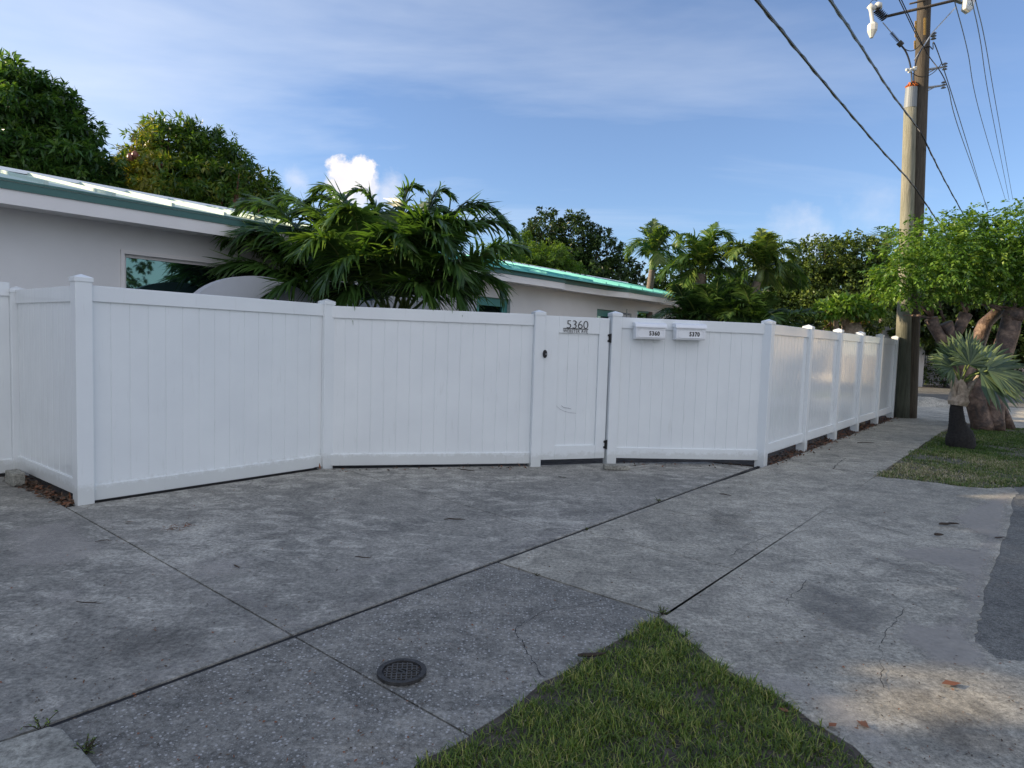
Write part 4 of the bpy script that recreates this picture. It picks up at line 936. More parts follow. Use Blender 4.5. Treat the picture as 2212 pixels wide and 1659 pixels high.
# surge insulator string and jumper cables
def wire(pts, r, label, mat='black', group='wires on the pole', name='jumper_cable', cat='cable', n=24):
    cv = bez(pts, n); mb = MB(); mb.tube(cv, r, 6); o = mb.build(name, M[mat], base=cv[0], smooth=True); tag(o, label, cat, group); return o
si = thing('string_insulator', 'slanting ribbed dead-end insulator between the left cutout and the pole', 'insulator', cpt(600, 480))
mb = MB(); mb.tube([cpt(450, 290), cpt(690, 570)], .010, 6); mb.build('rod', M['grey_metal'], si)
mb = MB()
for j in range(8):
    q = cpt(560 + j * 12, 425 + j * 14); mb.tube([q, q + unit(cpt(690, 570) - cpt(450, 290)) * .02], [.045, .02], 8)
mb.tube([cpt(655, 545), cpt(700, 590)], .06, 8); mb.build('ribs', M['dark_metal'], si)
wire([cpt(690, 590), cpt(790, 680), cpt(835, 900), cpt(825, 1090)], .018, 'dark cable curving from the slanting insulator down into the grey cable guard')
wire([cpt(700, 600), cpt(850, 760), cpt(950, 560), cpt(1010, 480)], .009, 'thin cable looping across the pole below the crossarm')
wire([cpt(860, 1090), cpt(830, 900), cpt(880, 700), cpt(1060, 460), cpt(1110, 430)], .012, 'cable bending from the guard up to the right insulator')
wire([cpt(840, 950), cpt(980, 1060), cpt(1130, 960), cpt(1220, 810)], .009, 'cable sagging under the upper bracket to its insulator')
wire([cpt(285, 70), cpt(290, 10), cpt(330, -20), cpt(380, 10)], .007, 'short loop of cable above the left cutout')
mb = MB(); 
for q in ((830, 900), (870, 880), (800, 930), (770, 905), (865, 905)): a = cpt(*q, -.05); mb.tube([a + [-.03, 0, 0], a + [.03, 0, .01]], .03, 8)
tag(mb.build('cable_clamp', M['porcelain'], base=cpt(830, 900)), 'cluster of white clamps on the pole above the grey guard', 'clamp')
mb = MB()
for (xx, y0_, y1_) in ((880, 290, 500), (998, 250, 470), (870, 545, 650)):
    k = max(2, int((y1_ - y0_) / 32))
    for j in range(k):
        yy = y0_ + (y1_ - y0_) * j / k; a = P2(*cz(xx, yy), -.19); mb.box(a, (.022, 0, 0), (0, .006, 0), (0, 0, .032))
M['yellow'] = plain('faded yellow tag', (.42, .24, .04), .6); mb.build('number_tags', M['yellow'], up2)
# long spans
def px_poly_wire(pts, r, label, name='overhead_cable', cat='cable', group='overhead lines', mat='black', twist=False):
    P = [AT(*q) for q in pts]
    # smooth through points with catmull-rom
    out = []; Q = [P[0] * 2 - P[1]] + P + [P[-1] * 2 - P[-2]]; NS = 60 if twist else 14
    for i in range(1, len(Q) - 2):
        for u_ in np.linspace(0, 1, NS, endpoint=False):
            a, b_, c_, d_ = Q[i - 1], Q[i], Q[i + 1], Q[i + 2]
            out.append(.5 * ((2 * b_) + (-a + c_) * u_ + (2 * a - 5 * b_ + 4 * c_ - d_) * u_ ** 2 + (-a + 3 * b_ - 3 * c_ + d_) * u_ ** 3))
    out.append(P[-1]); mb = MB(); mb.tube(out, r, 6)
    if twist:
        o2 = [q + np.array([math.cos(i * .22), 0, math.sin(i * .22)]) * r * .9 for i, q in enumerate(out)]; mb.tube(o2, r * .6, 5)
    o = mb.build(name, M[mat], base=out[0], smooth=True); tag(o, label, cat, group)
px_poly_wire([(1500, -150, 4.6), (1634, 0, 5.8), (1740, 130, 7.5), (1830, 238, 9.6), (1905, 325, 12), (1965, 391, 14.6), (2000, 440, 15.1), (2025, 478, 16.5), (2050, 515, 18)], .015, 'lower thick twisted black cable crossing in front of the poles', twist=True)
px_poly_wire([(1680, -150, 5.4), (1793, 0, 7.0), (1865, 108, 9.4), (1925, 200, 12.2), (1973, 264, 14.6), (1992, 292, 14.8), (2012, 333, 15.4), (2042, 392, 18), (2075, 452, 22), (2090, 480, 24)], .017, 'upper thick black cable fixed to the pale pole', twist=True)
thin = [([(1940, -5, 13.5), (1990, 95, 15), (2013, 165 - 60, 15.2), (2048, 178, 16.5), (2133, 455, 40)], 'thin wire leading off the upper bracket insulator'),
        ([(1945, -5, 14), (2000, 110, 15), (2045, 182, 15.3), (2075, 290, 21), (2135, 455, 42)], 'thin wire leading off the lower bracket insulator'),
        ([(2060, -5, 14), (2090, 110, 18), (2118, 250, 25), (2172, 432, 45)], 'thin wire nearest the pole of the three at right'),
        ([(2098, -5, 14), (2118, 90, 18), (2140, 230, 25), (2180, 432, 45)], 'middle thin wire of the three at right'),
        ([(2106, -5, 14), (2128, 90, 18), (2152, 230, 25), (2188, 432, 45)], 'outermost thin wire of the three at right')]
for pts, lab in thin: px_poly_wire(pts, .011, lab, name='power_line', cat='wire', group='thin power lines')

# ================================================================ PALM IN THE YARD (front)
def c3p(x, y): return ((500 + x * .38879) * .864, (400 + y * .38879) * .864)
YF = 8.7
pc = AT(870, 690, YF); pf = thing('palm_tree', 'large bushy palm clump with arching fronds behind the fence in front of the houses', 'palm', (pc[0], pc[1], 0))
def pfx(x, y, dy=0.0): return AT(*c3p(x, y), YF + dy)
stems = [(900, 960), (960, 980), (1200, 970), (1320, 980), (1370, 980)]
mb = MB()
for i, (x, y) in enumerate(stems):
    q = pfx(x, y, .25 * ((i % 3) - 1)); mb.tube([np.array([q[0] + .05, q[1], -.05]), q + [0, 0, -.5], q], [.075, .07, .06], 10, jit=.03)
mb.build('trunk', M['palm_trunk'], pf, smooth=True)
FR = [  # base, control points, tip in crop coordinates with depth offsets
 [(860, 960, 0), (700, 700, .1), (520, 380, .1), (300, 380, .0), (160, 520, -.1)],
 [(800, 940, 0), (650, 780, -.1), (480, 560, -.2), (300, 420, -.2), (180, 470, -.1)],
 [(790, 930, .1), (560, 760, .2), (380, 720, .3), (180, 660, .3), (40, 820, .3)],
 [(830, 930, -.1), (620, 760, -.2), (450, 690, -.3), (300, 620, -.3), (130, 700, -.3)],
 [(1310, 965, 0), (1240, 800, -.3), (1100, 560, -.7), (900, 520, -1.0), (770, 830, -1.1)],
 [(1330, 965, 0), (1380, 700, .0), (1480, 500, -.1), (1640, 330, -.2), (1760, 420, -.3)],
 [(1370, 970, 0), (1540, 800, -.2), (1760, 640, -.4), (1960, 480, -.5), (2100, 580, -.5)],
 [(1340, 965, .1), (1500, 650, .2), (1700, 340, .3), (1900, 330, .3), (2040, 480, .3)],
 [(1200, 960, 0), (1100, 700, .2), (960, 300, .3), (840, 170, .4), (700, 260, .4)],
 [(1210, 960, 0), (1180, 600, .1), (1150, 260, .1), (1080, 130, .1), (960, 220, .0)],
 [(1320, 960, .1), (1300, 560, .2), (1280, 230, .2), (1330, 120, .2), (1420, 180, .2)],
 [(1330, 960, .1), (1400, 560, .3), (1460, 260, .4), (1500, 130, .4), (1620, 230, .4)],
 [(920, 950, 0), (980, 740, .0), (900, 420, .1), (780, 280, .1), (620, 330, .1)],
 [(930, 950, -.1), (1020, 700, -.2), (1060, 420, -.3), (1000, 260, -.5), (880, 330, -.6)],
 [(1000, 960, 0), (1080, 700, -.2), (1180, 480, -.5), (1260, 360, -.8), (1330, 560, -.9)],
 [(1340, 960, 0), (1440, 760, -.3), (1560, 640, -.6), (1640, 560, -.8), (1700, 760, -.9)],
 [(1360, 970, 0), (1560, 800, .2), (1780, 720, .3), (1900, 700, .2), (1930, 860, .2)],
 [(860, 950, .2), (760, 700, .4), (640, 480, .6), (500, 340, .7), (320, 400, .8)],
 [(1180, 960, .2), (1000, 720, .5), (860, 560, .7), (720, 460, .8), (600, 620, .9)],
 [(1120, 960, 0), (1160, 820, -.3), (1220, 650, -.6), (1320, 520, -.7), (1420, 640, -.8)],
 [(1160, 960, .3), (1240, 600, .6), (1340, 330, .8), (1500, 250, .9), (1620, 360, .9)],
 [(940, 955, .1), (900, 800, .2), (800, 660, .3), (660, 640, .3), (520, 820, .3)],
 [(820, 930, .1), (720, 850, .3), (600, 800, .5), (480, 780, .5), (400, 880, .5)],
 [(850, 960, -.2), (760, 830, -.4), (660, 740, -.6), (520, 760, -.7), (430, 930, -.7)],
 [(840, 940, .1), (700, 800, .2), (540, 700, .3), (360, 720, .3), (220, 860, .3)],
 [(1330, 970, -.1), (1420, 840, -.3), (1520, 740, -.5), (1620, 740, -.6), (1680, 900, -.6)],
 [(1300, 970, .3), (1380, 800, .5), (1500, 700, .7), (1640, 690, .8), (1760, 840, .8)],
 [(1180, 970, -.1), (1120, 860, -.4), (1040, 780, -.7), (940, 780, -.8), (880, 920, -.8)],
 [(1240, 970, -.1), (1280, 840, -.4), (1360, 760, -.7), (1440, 760, -.8), (1500, 900, -.8)],
 [(1100, 970, .2), (1060, 880, .3), (1000, 820, .4), (960, 800, .4), (900, 900, .4)],
 [(1220, 960, .1), (1120, 600, .0), (1020, 320, -.2), (900, 280, -.4), (800, 420, -.5)],
 [(880, 950, .1), (740, 640, .2), (620, 330, .2), (420, 190, .2), (230, 330, .1)],
 [(860, 950, -.1), (700, 720, -.2), (560, 470, -.3), (380, 360, -.3), (230, 560, -.4)],
 [(900, 950, .3), (860, 600, .4), (780, 330, .5), (640, 170, .5), (480, 270, .5)],
 [(1180, 960, .1), (1060, 560, .1), (960, 230, .2), (860, 110, .2), (740, 200, .2)],
 [(1000, 960, -.1), (960, 700, -.3), (860, 480, -.6), (760, 420, -.8), (640, 600, -.9)],
 [(1250, 960, -.1), (1300, 640, -.3), (1420, 420, -.6), (1540, 400, -.8), (1640, 600, -.9)],
 [(840, 940, .4), (640, 700, .6), (460, 480, .7), (330, 440, .7), (200, 560, .7)],
 [(1280, 960, .3), (1440, 500, .5), (1640, 220, .6), (1820, 230, .6), (1960, 380, .5)],
 [(1300, 960, .1), (1330, 600, -.1), (1400, 330, -.3), (1520, 300, -.5), (1620, 470, -.6)],
]
for i, c_ in enumerate(FR):
    frond([pfx(*q) for q in c_], pf, 'palm_front', L=.60, Wd=.038, n=100, start=.26, grav=.46, lift=.26, rbase=.019, curl=.13)

# ================================================================ palms beyond
def palm(name, label, crown, base, fr, L=.42, Wd=.03, flen=1.7, shaft=.9, tr=.09, group='tall palms behind the fence', seed=1, n=44, grav=.6, mat='palm_far', tilt=None):
    rg = np.random.default_rng(seed); t = thing(name, label, 'palm', base, group); crown = np.array(crown); base = np.array(base)
    ax_ = unit(crown - base); sh0 = crown - ax_ * shaft; mb = MB()
    ks = np.linspace(0, 1, 24); rad = [tr * (1.35 - .35 * min(1, k * 4)) * (1 + .06 * (i % 2)) for i, k in enumerate(ks)]
    mb.tube([base + (sh0 - base) * k - (upv * .1 if k == 0 else 0) for k in ks], rad, 10); mb.build('trunk', M['palm_trunk'], t, smooth=True)
    if shaft > .15: mb = MB(); mb.tube([sh0, sh0 + ax_ * shaft * .4, crown], [tr * 1.05, tr * 1.15, tr * .5], 10); mb.build('crownshaft', M['crownshaft'], t, smooth=True)
    for i in range(fr):
        az = 2 * math.pi * i / fr + rg.uniform(-.3, .3); el = rg.uniform(.25, 1.35) if i % 3 else rg.uniform(1.0, 1.5); ln = flen * rg.uniform(.85, 1.15)
        h = np.array([math.cos(az), math.sin(az), 0]); c0 = crown - ax_ * .08
        c1 = c0 + (h * math.cos(el) + upv * math.sin(el)) * ln * .5; c2_ = c1 + (h * math.cos(el - 1.0) + upv * math.sin(el - 1.0)) * ln * .4; c3_ = c2_ + (h * math.cos(el - 2.1) + upv * math.sin(el - 2.1)) * ln * .45
        frond([c0, c1, c2_, c3_], t, mat, L=L, Wd=Wd, n=n, start=.16, grav=grav, lift=.35, rbase=.02, curl=.12)
    return t
def palm_traced(name, label, fr, base_px, Y, trunk, shaft, tr, group, L=.43, Wd=.036, n=52, mat='palm_far', extra=0, seed=1, grav=.5, spread=.5):
    """fronds measured on the photograph, spread in depth about the trunk"""
    rg = np.random.default_rng(seed)
    def q(x, y, dy=0): return AT(1296 + x * .29295, 410.4 + y * .29295, Y + dy)
    b0 = q(*base_px); t = thing(name, label, 'palm', (b0[0], b0[1], 0), group)
    if trunk:
        pts = [np.array([b0[0], b0[1], -.1])] + [q(*p_) for p_ in trunk]; mb = MB(); fine_ = []
        for i in range(len(pts) - 1):
            for k in range(10): fine_.append(pts[i] + (pts[i + 1] - pts[i]) * k / 10)
        fine_.append(pts[-1]); mb.tube(fine_, [tr * (1.25 - .3 * i / len(fine_)) * (1 + .07 * (i % 2)) for i in range(len(fine_))], 10); mb.build('trunk', M['palm_trunk'], t, smooth=True)
    if shaft: mb = MB(); a_, b_ = q(*shaft[0]), q(*shaft[1]); mb.tube([a_, a_ + (b_ - a_) * .4, b_], [tr * 1.05, tr * 1.2, tr * .5], 10); mb.build('crownshaft', M['crownshaft'], t, smooth=True)
    for i, f in enumerate(fr):
        dy = spread * math.sin(i * 2.4 + seed); k = len(f) - 1
        frond([q(x, y, dy * j / k) for j, (x, y) in enumerate(f)], t, mat, L=L * rg.uniform(.9, 1.1), Wd=Wd, n=n, start=.14, grav=grav, lift=.3, rbase=.022, curl=.12)
        if extra and i % extra == 0:
            dy2 = -dy - .4; ox, oy = rg.uniform(-40, 40), rg.uniform(-10, 50)
            frond([q(x + ox * j / k, y + oy * j / k, dy2 * j / k) for j, (x, y) in enumerate(f)], t, mat, L=L, Wd=Wd, n=n, start=.14, grav=grav, lift=.3, rbase=.022, curl=.12)
    return t
TG = 'tall palms behind the fence'
palm_traced('palm_tree', 'leftmost tall palm with a bare trunk rising behind the teal roof', [
  [(398, 485), (385, 400), (330, 330), (250, 330), (200, 500)], [(398, 485), (370, 420), (310, 380), (240, 370), (225, 450)], [(398, 485), (385, 380), (385, 290), (400, 215)], [(398, 485), (380, 370), (350, 280), (300, 275)],
  [(400, 485), (440, 400), (490, 280), (560, 270), (590, 370)], [(400, 485), (450, 430), (520, 370), (590, 390), (610, 500)], [(400, 485), (430, 380), (450, 290), (470, 270)], [(400, 485), (430, 430), (480, 410), (520, 520)], [(398, 485), (370, 400), (350, 400), (330, 470)], [(398, 490), (410, 430), (430, 440), (440, 540)]],
  (362, 800), 18.0, [(368, 720), (385, 590)], ((385, 590), (402, 470)), .085, TG, seed=2, L=.42)
palm_traced('palm_tree', 'middle tall palm with crowded fronds and a stout pinkish trunk', [
  [(755, 600), (770, 460), (820, 270), (900, 260), (960, 370)], [(755, 600), (775, 430), (800, 290), (860, 240)], [(745, 600), (760, 430), (680, 280), (590, 290), (570, 400)], [(740, 600), (690, 520), (600, 530), (520, 540), (450, 640)],
  [(770, 600), (840, 480), (930, 440), (1010, 460), (1060, 580)], [(740, 610), (660, 590), (610, 640), (590, 760)], [(780, 600), (880, 560), (980, 580), (1050, 680)], [(750, 600), (790, 500), (850, 470), (900, 560)], [(750, 600), (720, 480), (650, 440), (590, 520)],
  [(760, 600), (830, 400), (930, 380), (1000, 470)], [(745, 610), (700, 560), (650, 570), (630, 690)], [(765, 610), (820, 560), (870, 580), (890, 700)], [(750, 600), (740, 430), (700, 330), (640, 330)]],
  (715, 800), 16.6, [(718, 730), (738, 620)], None, .16, TG, seed=5, L=.48, extra=3)
palm_traced('palm_tree', 'rightmost tall palm with green crownshaft in front of the dense trees', [
  [(1190, 600), (1150, 500), (1080, 380), (980, 380), (930, 500)], [(1190, 600), (1120, 470), (1040, 360), (950, 360), (890, 440)], [(1190, 600), (1190, 450), (1185, 350), (1190, 290)], [(1195, 600), (1220, 440), (1240, 340), (1260, 310)],
  [(1195, 600), (1240, 470), (1330, 350), (1430, 360), (1470, 430)], [(1200, 600), (1290, 520), (1400, 500), (1480, 560), (1490, 720)], [(1195, 600), (1240, 470), (1290, 400), (1320, 600)], [(1185, 600), (1130, 560), (1060, 560), (1020, 680)],
  [(1200, 600), (1280, 560), (1370, 600), (1420, 720)], [(1190, 600), (1170, 430), (1120, 370), (1060, 420)], [(1200, 600), (1260, 430), (1360, 400), (1440, 500)], [(1195, 605), (1220, 540), (1240, 560), (1250, 680)]],
  (1130, 820), 16.2, [(1140, 740), (1160, 680)], ((1160, 680), (1195, 590)), .095, TG, seed=8, L=.46, extra=3)
LG = 'low palms behind the mailboxes'
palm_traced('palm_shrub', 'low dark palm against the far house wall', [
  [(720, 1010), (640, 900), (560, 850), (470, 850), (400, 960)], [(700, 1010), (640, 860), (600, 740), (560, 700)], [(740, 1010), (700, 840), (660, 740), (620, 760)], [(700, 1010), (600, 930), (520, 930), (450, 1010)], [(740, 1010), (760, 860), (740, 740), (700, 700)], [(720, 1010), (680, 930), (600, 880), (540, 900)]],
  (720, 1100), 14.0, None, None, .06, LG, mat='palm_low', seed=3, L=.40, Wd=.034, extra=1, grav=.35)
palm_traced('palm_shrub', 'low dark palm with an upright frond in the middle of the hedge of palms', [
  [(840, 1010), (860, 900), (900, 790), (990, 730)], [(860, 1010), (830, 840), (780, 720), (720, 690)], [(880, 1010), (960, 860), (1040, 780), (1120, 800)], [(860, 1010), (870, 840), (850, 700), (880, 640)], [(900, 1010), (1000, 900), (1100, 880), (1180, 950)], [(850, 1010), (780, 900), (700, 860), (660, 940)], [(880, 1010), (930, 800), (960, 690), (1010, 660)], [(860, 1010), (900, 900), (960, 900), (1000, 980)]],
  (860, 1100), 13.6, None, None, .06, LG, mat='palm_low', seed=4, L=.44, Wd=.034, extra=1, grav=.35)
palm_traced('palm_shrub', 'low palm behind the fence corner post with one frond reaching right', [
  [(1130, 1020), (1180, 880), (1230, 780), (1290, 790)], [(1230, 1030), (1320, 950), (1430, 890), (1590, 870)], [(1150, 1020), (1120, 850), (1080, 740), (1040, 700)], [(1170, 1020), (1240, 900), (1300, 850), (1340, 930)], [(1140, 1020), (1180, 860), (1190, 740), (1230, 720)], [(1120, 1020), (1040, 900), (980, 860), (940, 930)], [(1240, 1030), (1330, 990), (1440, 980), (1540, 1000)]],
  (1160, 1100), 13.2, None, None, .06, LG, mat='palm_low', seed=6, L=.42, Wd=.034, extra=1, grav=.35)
# fan palm at the kerb
fb = G(2075, 966); fn = thing('fan_palm', 'short swollen-trunk palm with blue-green fan leaves on the grass verge', 'palm', fb)
Yfan = fb[1]
def fpx(x, y, dy=0): return AT((2240 + x * .30132) * .864, (640 + y * .30132) * .864, Yfan + dy)
def axis_r(rows):
    P = []; r_ = []
    for (y, xl, xr) in rows: a, b_ = fpx(xl, y), fpx(xr, y); P.append((a + b_) / 2); r_.append(np.linalg.norm(b_ - a) / 2)
    return P, r_
P_, r_ = axis_r([(1620, 470, 640), (1590, 438, 645), (1530, 428, 638), (1480, 432, 625), (1430, 444, 590), (1380, 448, 566), (1340, 450, 560), (1300, 452, 552), (1260, 456, 548), (1225, 462, 545)])
PP2 = []; rr2 = []
for i in range(len(P_) - 1):
    for k in range(4): u_ = k / 4; PP2.append(P_[i] * (1 - u_) + P_[i + 1] * u_); rr2.append((r_[i] * (1 - u_) + r_[i + 1] * u_) * (1 + .035 * (k % 2)))
mb = MB(); mb.tube(PP2, rr2, 20, jit=.02); mb.build('trunk', M['black_trunk'], fn, smooth=True)
mb = MB()
for i, (xa, ya, xb2, yb2) in enumerate(((500, 1200, 440, 1000), (530, 1200, 500, 960), (540, 1190, 560, 960), (560, 1180, 690, 980), (520, 1190, 540, 1000), (500, 1150, 480, 1020), (550, 1200, 640, 1010), (510, 1220, 530, 1050))):
    dy = (-.12, .1, .05, -.08, .12, -.1, .1, -.14)[i]; a, b_ = fpx(xa, ya, dy * .3), fpx(xb2, yb2, dy); mb.tube([a, (a + b_) / 2, b_], [.05, .034, .018], 6)
mb.tube([fpx(508, 1240), fpx(515, 1205), fpx(522, 1150), fpx(530, 1080), fpx(532, 1020)], [.125, .155, .13, .10, .05], 10, jit=.12); mb.build('leaf_bases', M['boot'], fn)
def fan_leaf(parent, hub, petiole_from, axis, normal, Rr, n=24, span=4.0, seed=0):
    rg = np.random.default_rng(seed); axis = unit(axis - normal * (axis @ normal)); sd_ = np.cross(normal, axis); mb = MB()
    for i in range(n):
        a = (i / (n - 1) - .5) * span; d = axis * math.cos(a) + sd_ * math.sin(a); ln = Rr * (1 - .18 * (abs(a) / (span / 2)) ** 2) * rg.uniform(.92, 1.04); tw = Rr * span / n * .44
        pn = np.cross(normal, d); z = rg.normal(0, .04); dr = -.10 * Rr * upv * rg.uniform(.3, 1.6)
        v = [hub, hub + d * ln * .5 - pn * tw + normal * (.012 if i % 2 else -.012), hub + d * ln * .5 + normal * .022, hub + d * ln * .5 + pn * tw + normal * (.012 if i % 2 else -.012),
             hub + d * ln * .78 - pn * tw * .62 + normal * z * .4 + dr * .4, hub + d * ln * .78 + normal * (.018 + z * .4) + dr * .4, hub + d * ln * .78 + pn * tw * .62 + normal * z * .4 + dr * .4, hub + d * ln + normal * z + dr]
        mb.add(v, [(0, 2, 1), (0, 3, 2), (1, 2, 5, 4), (2, 3, 6, 5), (4, 5, 7), (5, 6, 7)], rg.uniform(0, 1))
    o = mb.build('fan_leaf', M['fan'], parent); mb = MB(); mb.tube([petiole_from, (petiole_from + hub) / 2 + [0, 0, .03], hub], [.018, .014, .012], 6); mb.build('petiole', M['petiole'], o)
tp = fpx(535, 1060)
fans = [((700, 965, -.25), (1.0, -.1, .05), (-.10, -.75, .65), .85, 3.4), ((690, 950, .1), (.9, .3, .45), (-.35, -.75, .55), .78, 3.2), ((610, 900, -.2), (.15, -.2, 1), (.1, -.95, .2), .50, 3.4), ((500, 880, .15), (-.75, .2, .75), (.2, -.95, .25), .56, 2.8),
        ((470, 930, -.15), (-.9, -.3, .35), (.2, -.8, .6), .48, 2.8), ((760, 1000, .2), (1, .3, -.35), (.2, -.7, .8), .75, 2.8), ((600, 850, .3), (.3, .5, .9), (0, -1, .4), .62, 3.0), ((760, 950, -.3), (.9, -.5, .25), (.1, -.6, .85), .70, 2.6)]
for i, (h, axv, nv, Rr, sp_) in enumerate(fans): fan_leaf(fn, fpx(*h), tp, unit(np.array(axv, float)), unit(np.array(nv, float)), Rr * .9, seed=i, span=sp_)

# gumbo-limbo style street tree
gb_ = G(2132, 928); gm = thing('street_tree', 'thick-limbed pollarded tree with coppery bark and light green crown on the verge', 'tree', gb_)
Yg = gb_[1]
def gpx(x, y, dy=0): return AT((2240 + x * .30132) * .864, (640 + y * .30132) * .864, Yg + dy)
mb = MB()
mb.tube([gpx(725, 1450), gpx(712, 1380), gpx(670, 1240), gpx(640, 1090), gpx(560, 930), gpx(470, 800), gpx(420, 720)], [.24, .20, .18, .18, .17, .15, .14], 14, jit=.04)
mb.tube([gpx(420, 740), gpx(360, 660), gpx(320, 590), gpx(290, 520)], [.13, .105, .11, .13], 12, jit=.05)
mb.tube([gpx(440, 740), gpx(450, 640), gpx(410, 560)], [.12, .10, .14], 12, jit=.05)
mb.tube([gpx(450, 720), gpx(530, 590), gpx(580, 480)], [.11, .10, .125], 12, jit=.05)
mb.tube([gpx(800, 1450), gpx(810, 1350), gpx(810, 1150), gpx(830, 950), gpx(890, 780), gpx(940, 620), gpx(965, 500)], [.23, .19, .17, .17, .18, .18, .165], 14, jit=.04)
mb.tube([gpx(960, 540), gpx(975, 480), gpx(990, 440)], [.17, .20, .15], 12, jit=.06)
mb.tube([gpx(640, 1000, .6), gpx(660, 760, .9), gpx(740, 560, 1.0), gpx(860, 450, 1.0)], [.2, .17, .14, .12], 10, jit=.05)
mb.tube([gpx(930, 1440, .3), gpx(890, 1300, .3), gpx(850, 1180, .2)], [.14, .10, .10], 8, jit=.08)
for (a, b_) in (((290, 500), (220, 380)), ((300, 500), (310, 330)), ((400, 540), (360, 360)), ((580, 470), (640, 350)), ((580, 470), (520, 330)), ((980, 450), (850, 420)), ((980, 440), (1000, 300)), ((860, 450), (700, 400)), ((990, 450), (1120, 420)), ((290, 500), (160, 380)), ((300, 520), (60, 490)), ((980, 440), (640, 400))):
    mb.tube([gpx(*a), gpx((a[0] + b_[0]) / 2 + random.uniform(-20, 20), (a[1] + b_[1]) / 2 - 10, random.uniform(-.2, .2)), gpx(*b_, random.uniform(-.3, .3))], [.035, .025, .015], 6)
mb.build('trunk', M['gumbo_bark'], gm, smooth=True)
def compound(P, Nn, rachis, L, Wd, k, rn, down=.25):
    N = len(P); d = unit(Nn * .8 + sph(N) * .8 + np.array([0, 0, -down])); sd_ = unit(np.cross(d, np.array([0, 0, 1.0]) + RNG.normal(0, .3, (N, 3))))
    Vs = []; rr = []
    for j in range(k):
        u_ = .35 + .65 * (j // 2) / max(1, (k - 1) // 2); sg_ = (1 if j % 2 else -1) if j < k - 1 else 0
        b0 = P + d * rachis * u_ - np.array([0, 0, 1.0]) * rachis * .25 * u_ ** 2; dr = unit(sd_ * sg_ + d * (.45 if sg_ else 1) + np.array([0, 0, -.35]) + RNG.normal(0, .15, (N, 3)))
        Vs.append(leaves(b0, dr, L * RNG.uniform(.8, 1.15, N), Wd, .12, .12)); rr.append(np.clip(rn + RNG.normal(0, .08, N), 0, 1))
    return np.concatenate(Vs), np.concatenate(rr)
def gl_(x, y, dy, rx, ry, rz): c_ = AT(x, y, Yg + dy); return (*c_, rx, ry, rz)
lob = [gl_(1940, 585, .0, .55, .6, .50), (gl_(1990, 520, .2, .6, .6, .45)), gl_(1915, 615, .1, .26, .4, .20), gl_(2060, 540, .4, .75, .9, .55), gl_(2110, 495, .8, .6, .7, .40), gl_(2040, 590, -.1, .6, .6, .34), gl_(2130, 575, .1, .7, .8, .45), gl_(2190, 500, .4, .55, .8, .6),
       gl_(2200, 590, .2, .6, .7, .42), gl_(2240, 560, .2, .8, .9, .9), gl_(1990, 635, -.1, .32, .4, .18), gl_(2095, 628, .0, .40, .5, .12), gl_(2060, 475, .6, .3, .3, .16), gl_(2330, 600, .2, .8, .9, .9)]
P, Nn = lobe_points(lob, 860, .30, 0, .32)
V, rnd = compound(P, Nn, .18, .09, .046, 7, np.clip(RNG.normal(.45, .25, len(P)), 0, 1))
quads_obj('crown', V, 5, LF, rnd, M['gumbo'], gm)

# ================================================================ BACKGROUND TREES
def LB(x, y, Y, rxp, rzp, ry=None):
    c_ = AT(x, y, Y); rx = rxp / F_PX * Y; rz = rzp / F_PX * Y; return (c_[0], c_[1], c_[2], rx, ry or rx, rz)
def gbase(x, Y): c_ = AT(x, 700, Y); return (c_[0], c_[1], 0)
tree('mango_tree', 'big dark mango tree at the left edge behind the near house', 'tree', gbase(60, 12.5), [LB(30, 270, 12.5, 120, 105), LB(115, 300, 12.8, 85, 85), LB(30, 370, 12.3, 150, 100), LB(150, 365, 12.6, 85, 85), LB(-120, 330, 12.5, 160, 150), LB(205, 395, 13, 50, 50), LB(30, 205, 12.8, 75, 55), LB(120, 225, 12.8, 50, 40)],
     'mango_a', per=330, k=10, L=.155, Wd=.040, rmin=.6, lump=.2)
def hueB(P):
    x = (P[:, 0] / P[:, 1]) * F_PX + 1106; return np.where(x < 340, .82, .42) + .12 * np.sin(P[:, 2] * 3)
tree('mango_tree', 'rounder mango tree with yellow-green new leaves and fruit behind the near house roof', 'tree', gbase(430, 14.5), [LB(380, 330, 14.5, 80, 62), LB(460, 345, 14.6, 62, 60), LB(320, 345, 14.5, 50, 42), LB(425, 300, 14.6, 35, 25), LB(350, 290, 14.6, 40, 25), LB(290, 390, 14.4, 55, 60), LB(400, 400, 14.3, 110, 60), LB(500, 400, 14.5, 80, 65), LB(560, 430, 14.6, 55, 48), LB(250, 420, 14.4, 60, 50), LB(590, 460, 14.4, 30, 40), LB(440, 450, 14.4, 150, 50)],
     'mango_b', per=330, k=10, L=.145, Wd=.034, rmin=.55, hue=hueB, lump=.2)
mfr = MB()
mp_ = bpy.data.objects[[o.name for o in bpy.data.objects if o.get('label', '').startswith('rounder')][0]]
for (x, y) in ((555, 502 - 20), (575, 430), (475, 495), (508, 330 + 120), (290, 348), (360, 360)):
    pass
M['fruit'] = plain('blushing mango fruit', (.22, .08, .06), .4, 0, 8, .4)
def blob(mb, c_, r, st_=1.25):
    vs = []; fs = []; n1, n2 = 6, 8
    for i in range(n1 + 1):
        a = math.pi * i / n1
        for k in range(n2): b_ = 2 * math.pi * k / n2; vs.append(c_ + r * np.array([math.sin(a) * math.cos(b_), math.sin(a) * math.sin(b_), math.cos(a) * st_]))
    for i in range(n1):
        for k in range(n2): fs.append((i * n2 + k, i * n2 + (k + 1) % n2, (i + 1) * n2 + (k + 1) % n2, (i + 1) * n2 + k))
    mb.add(vs, fs)
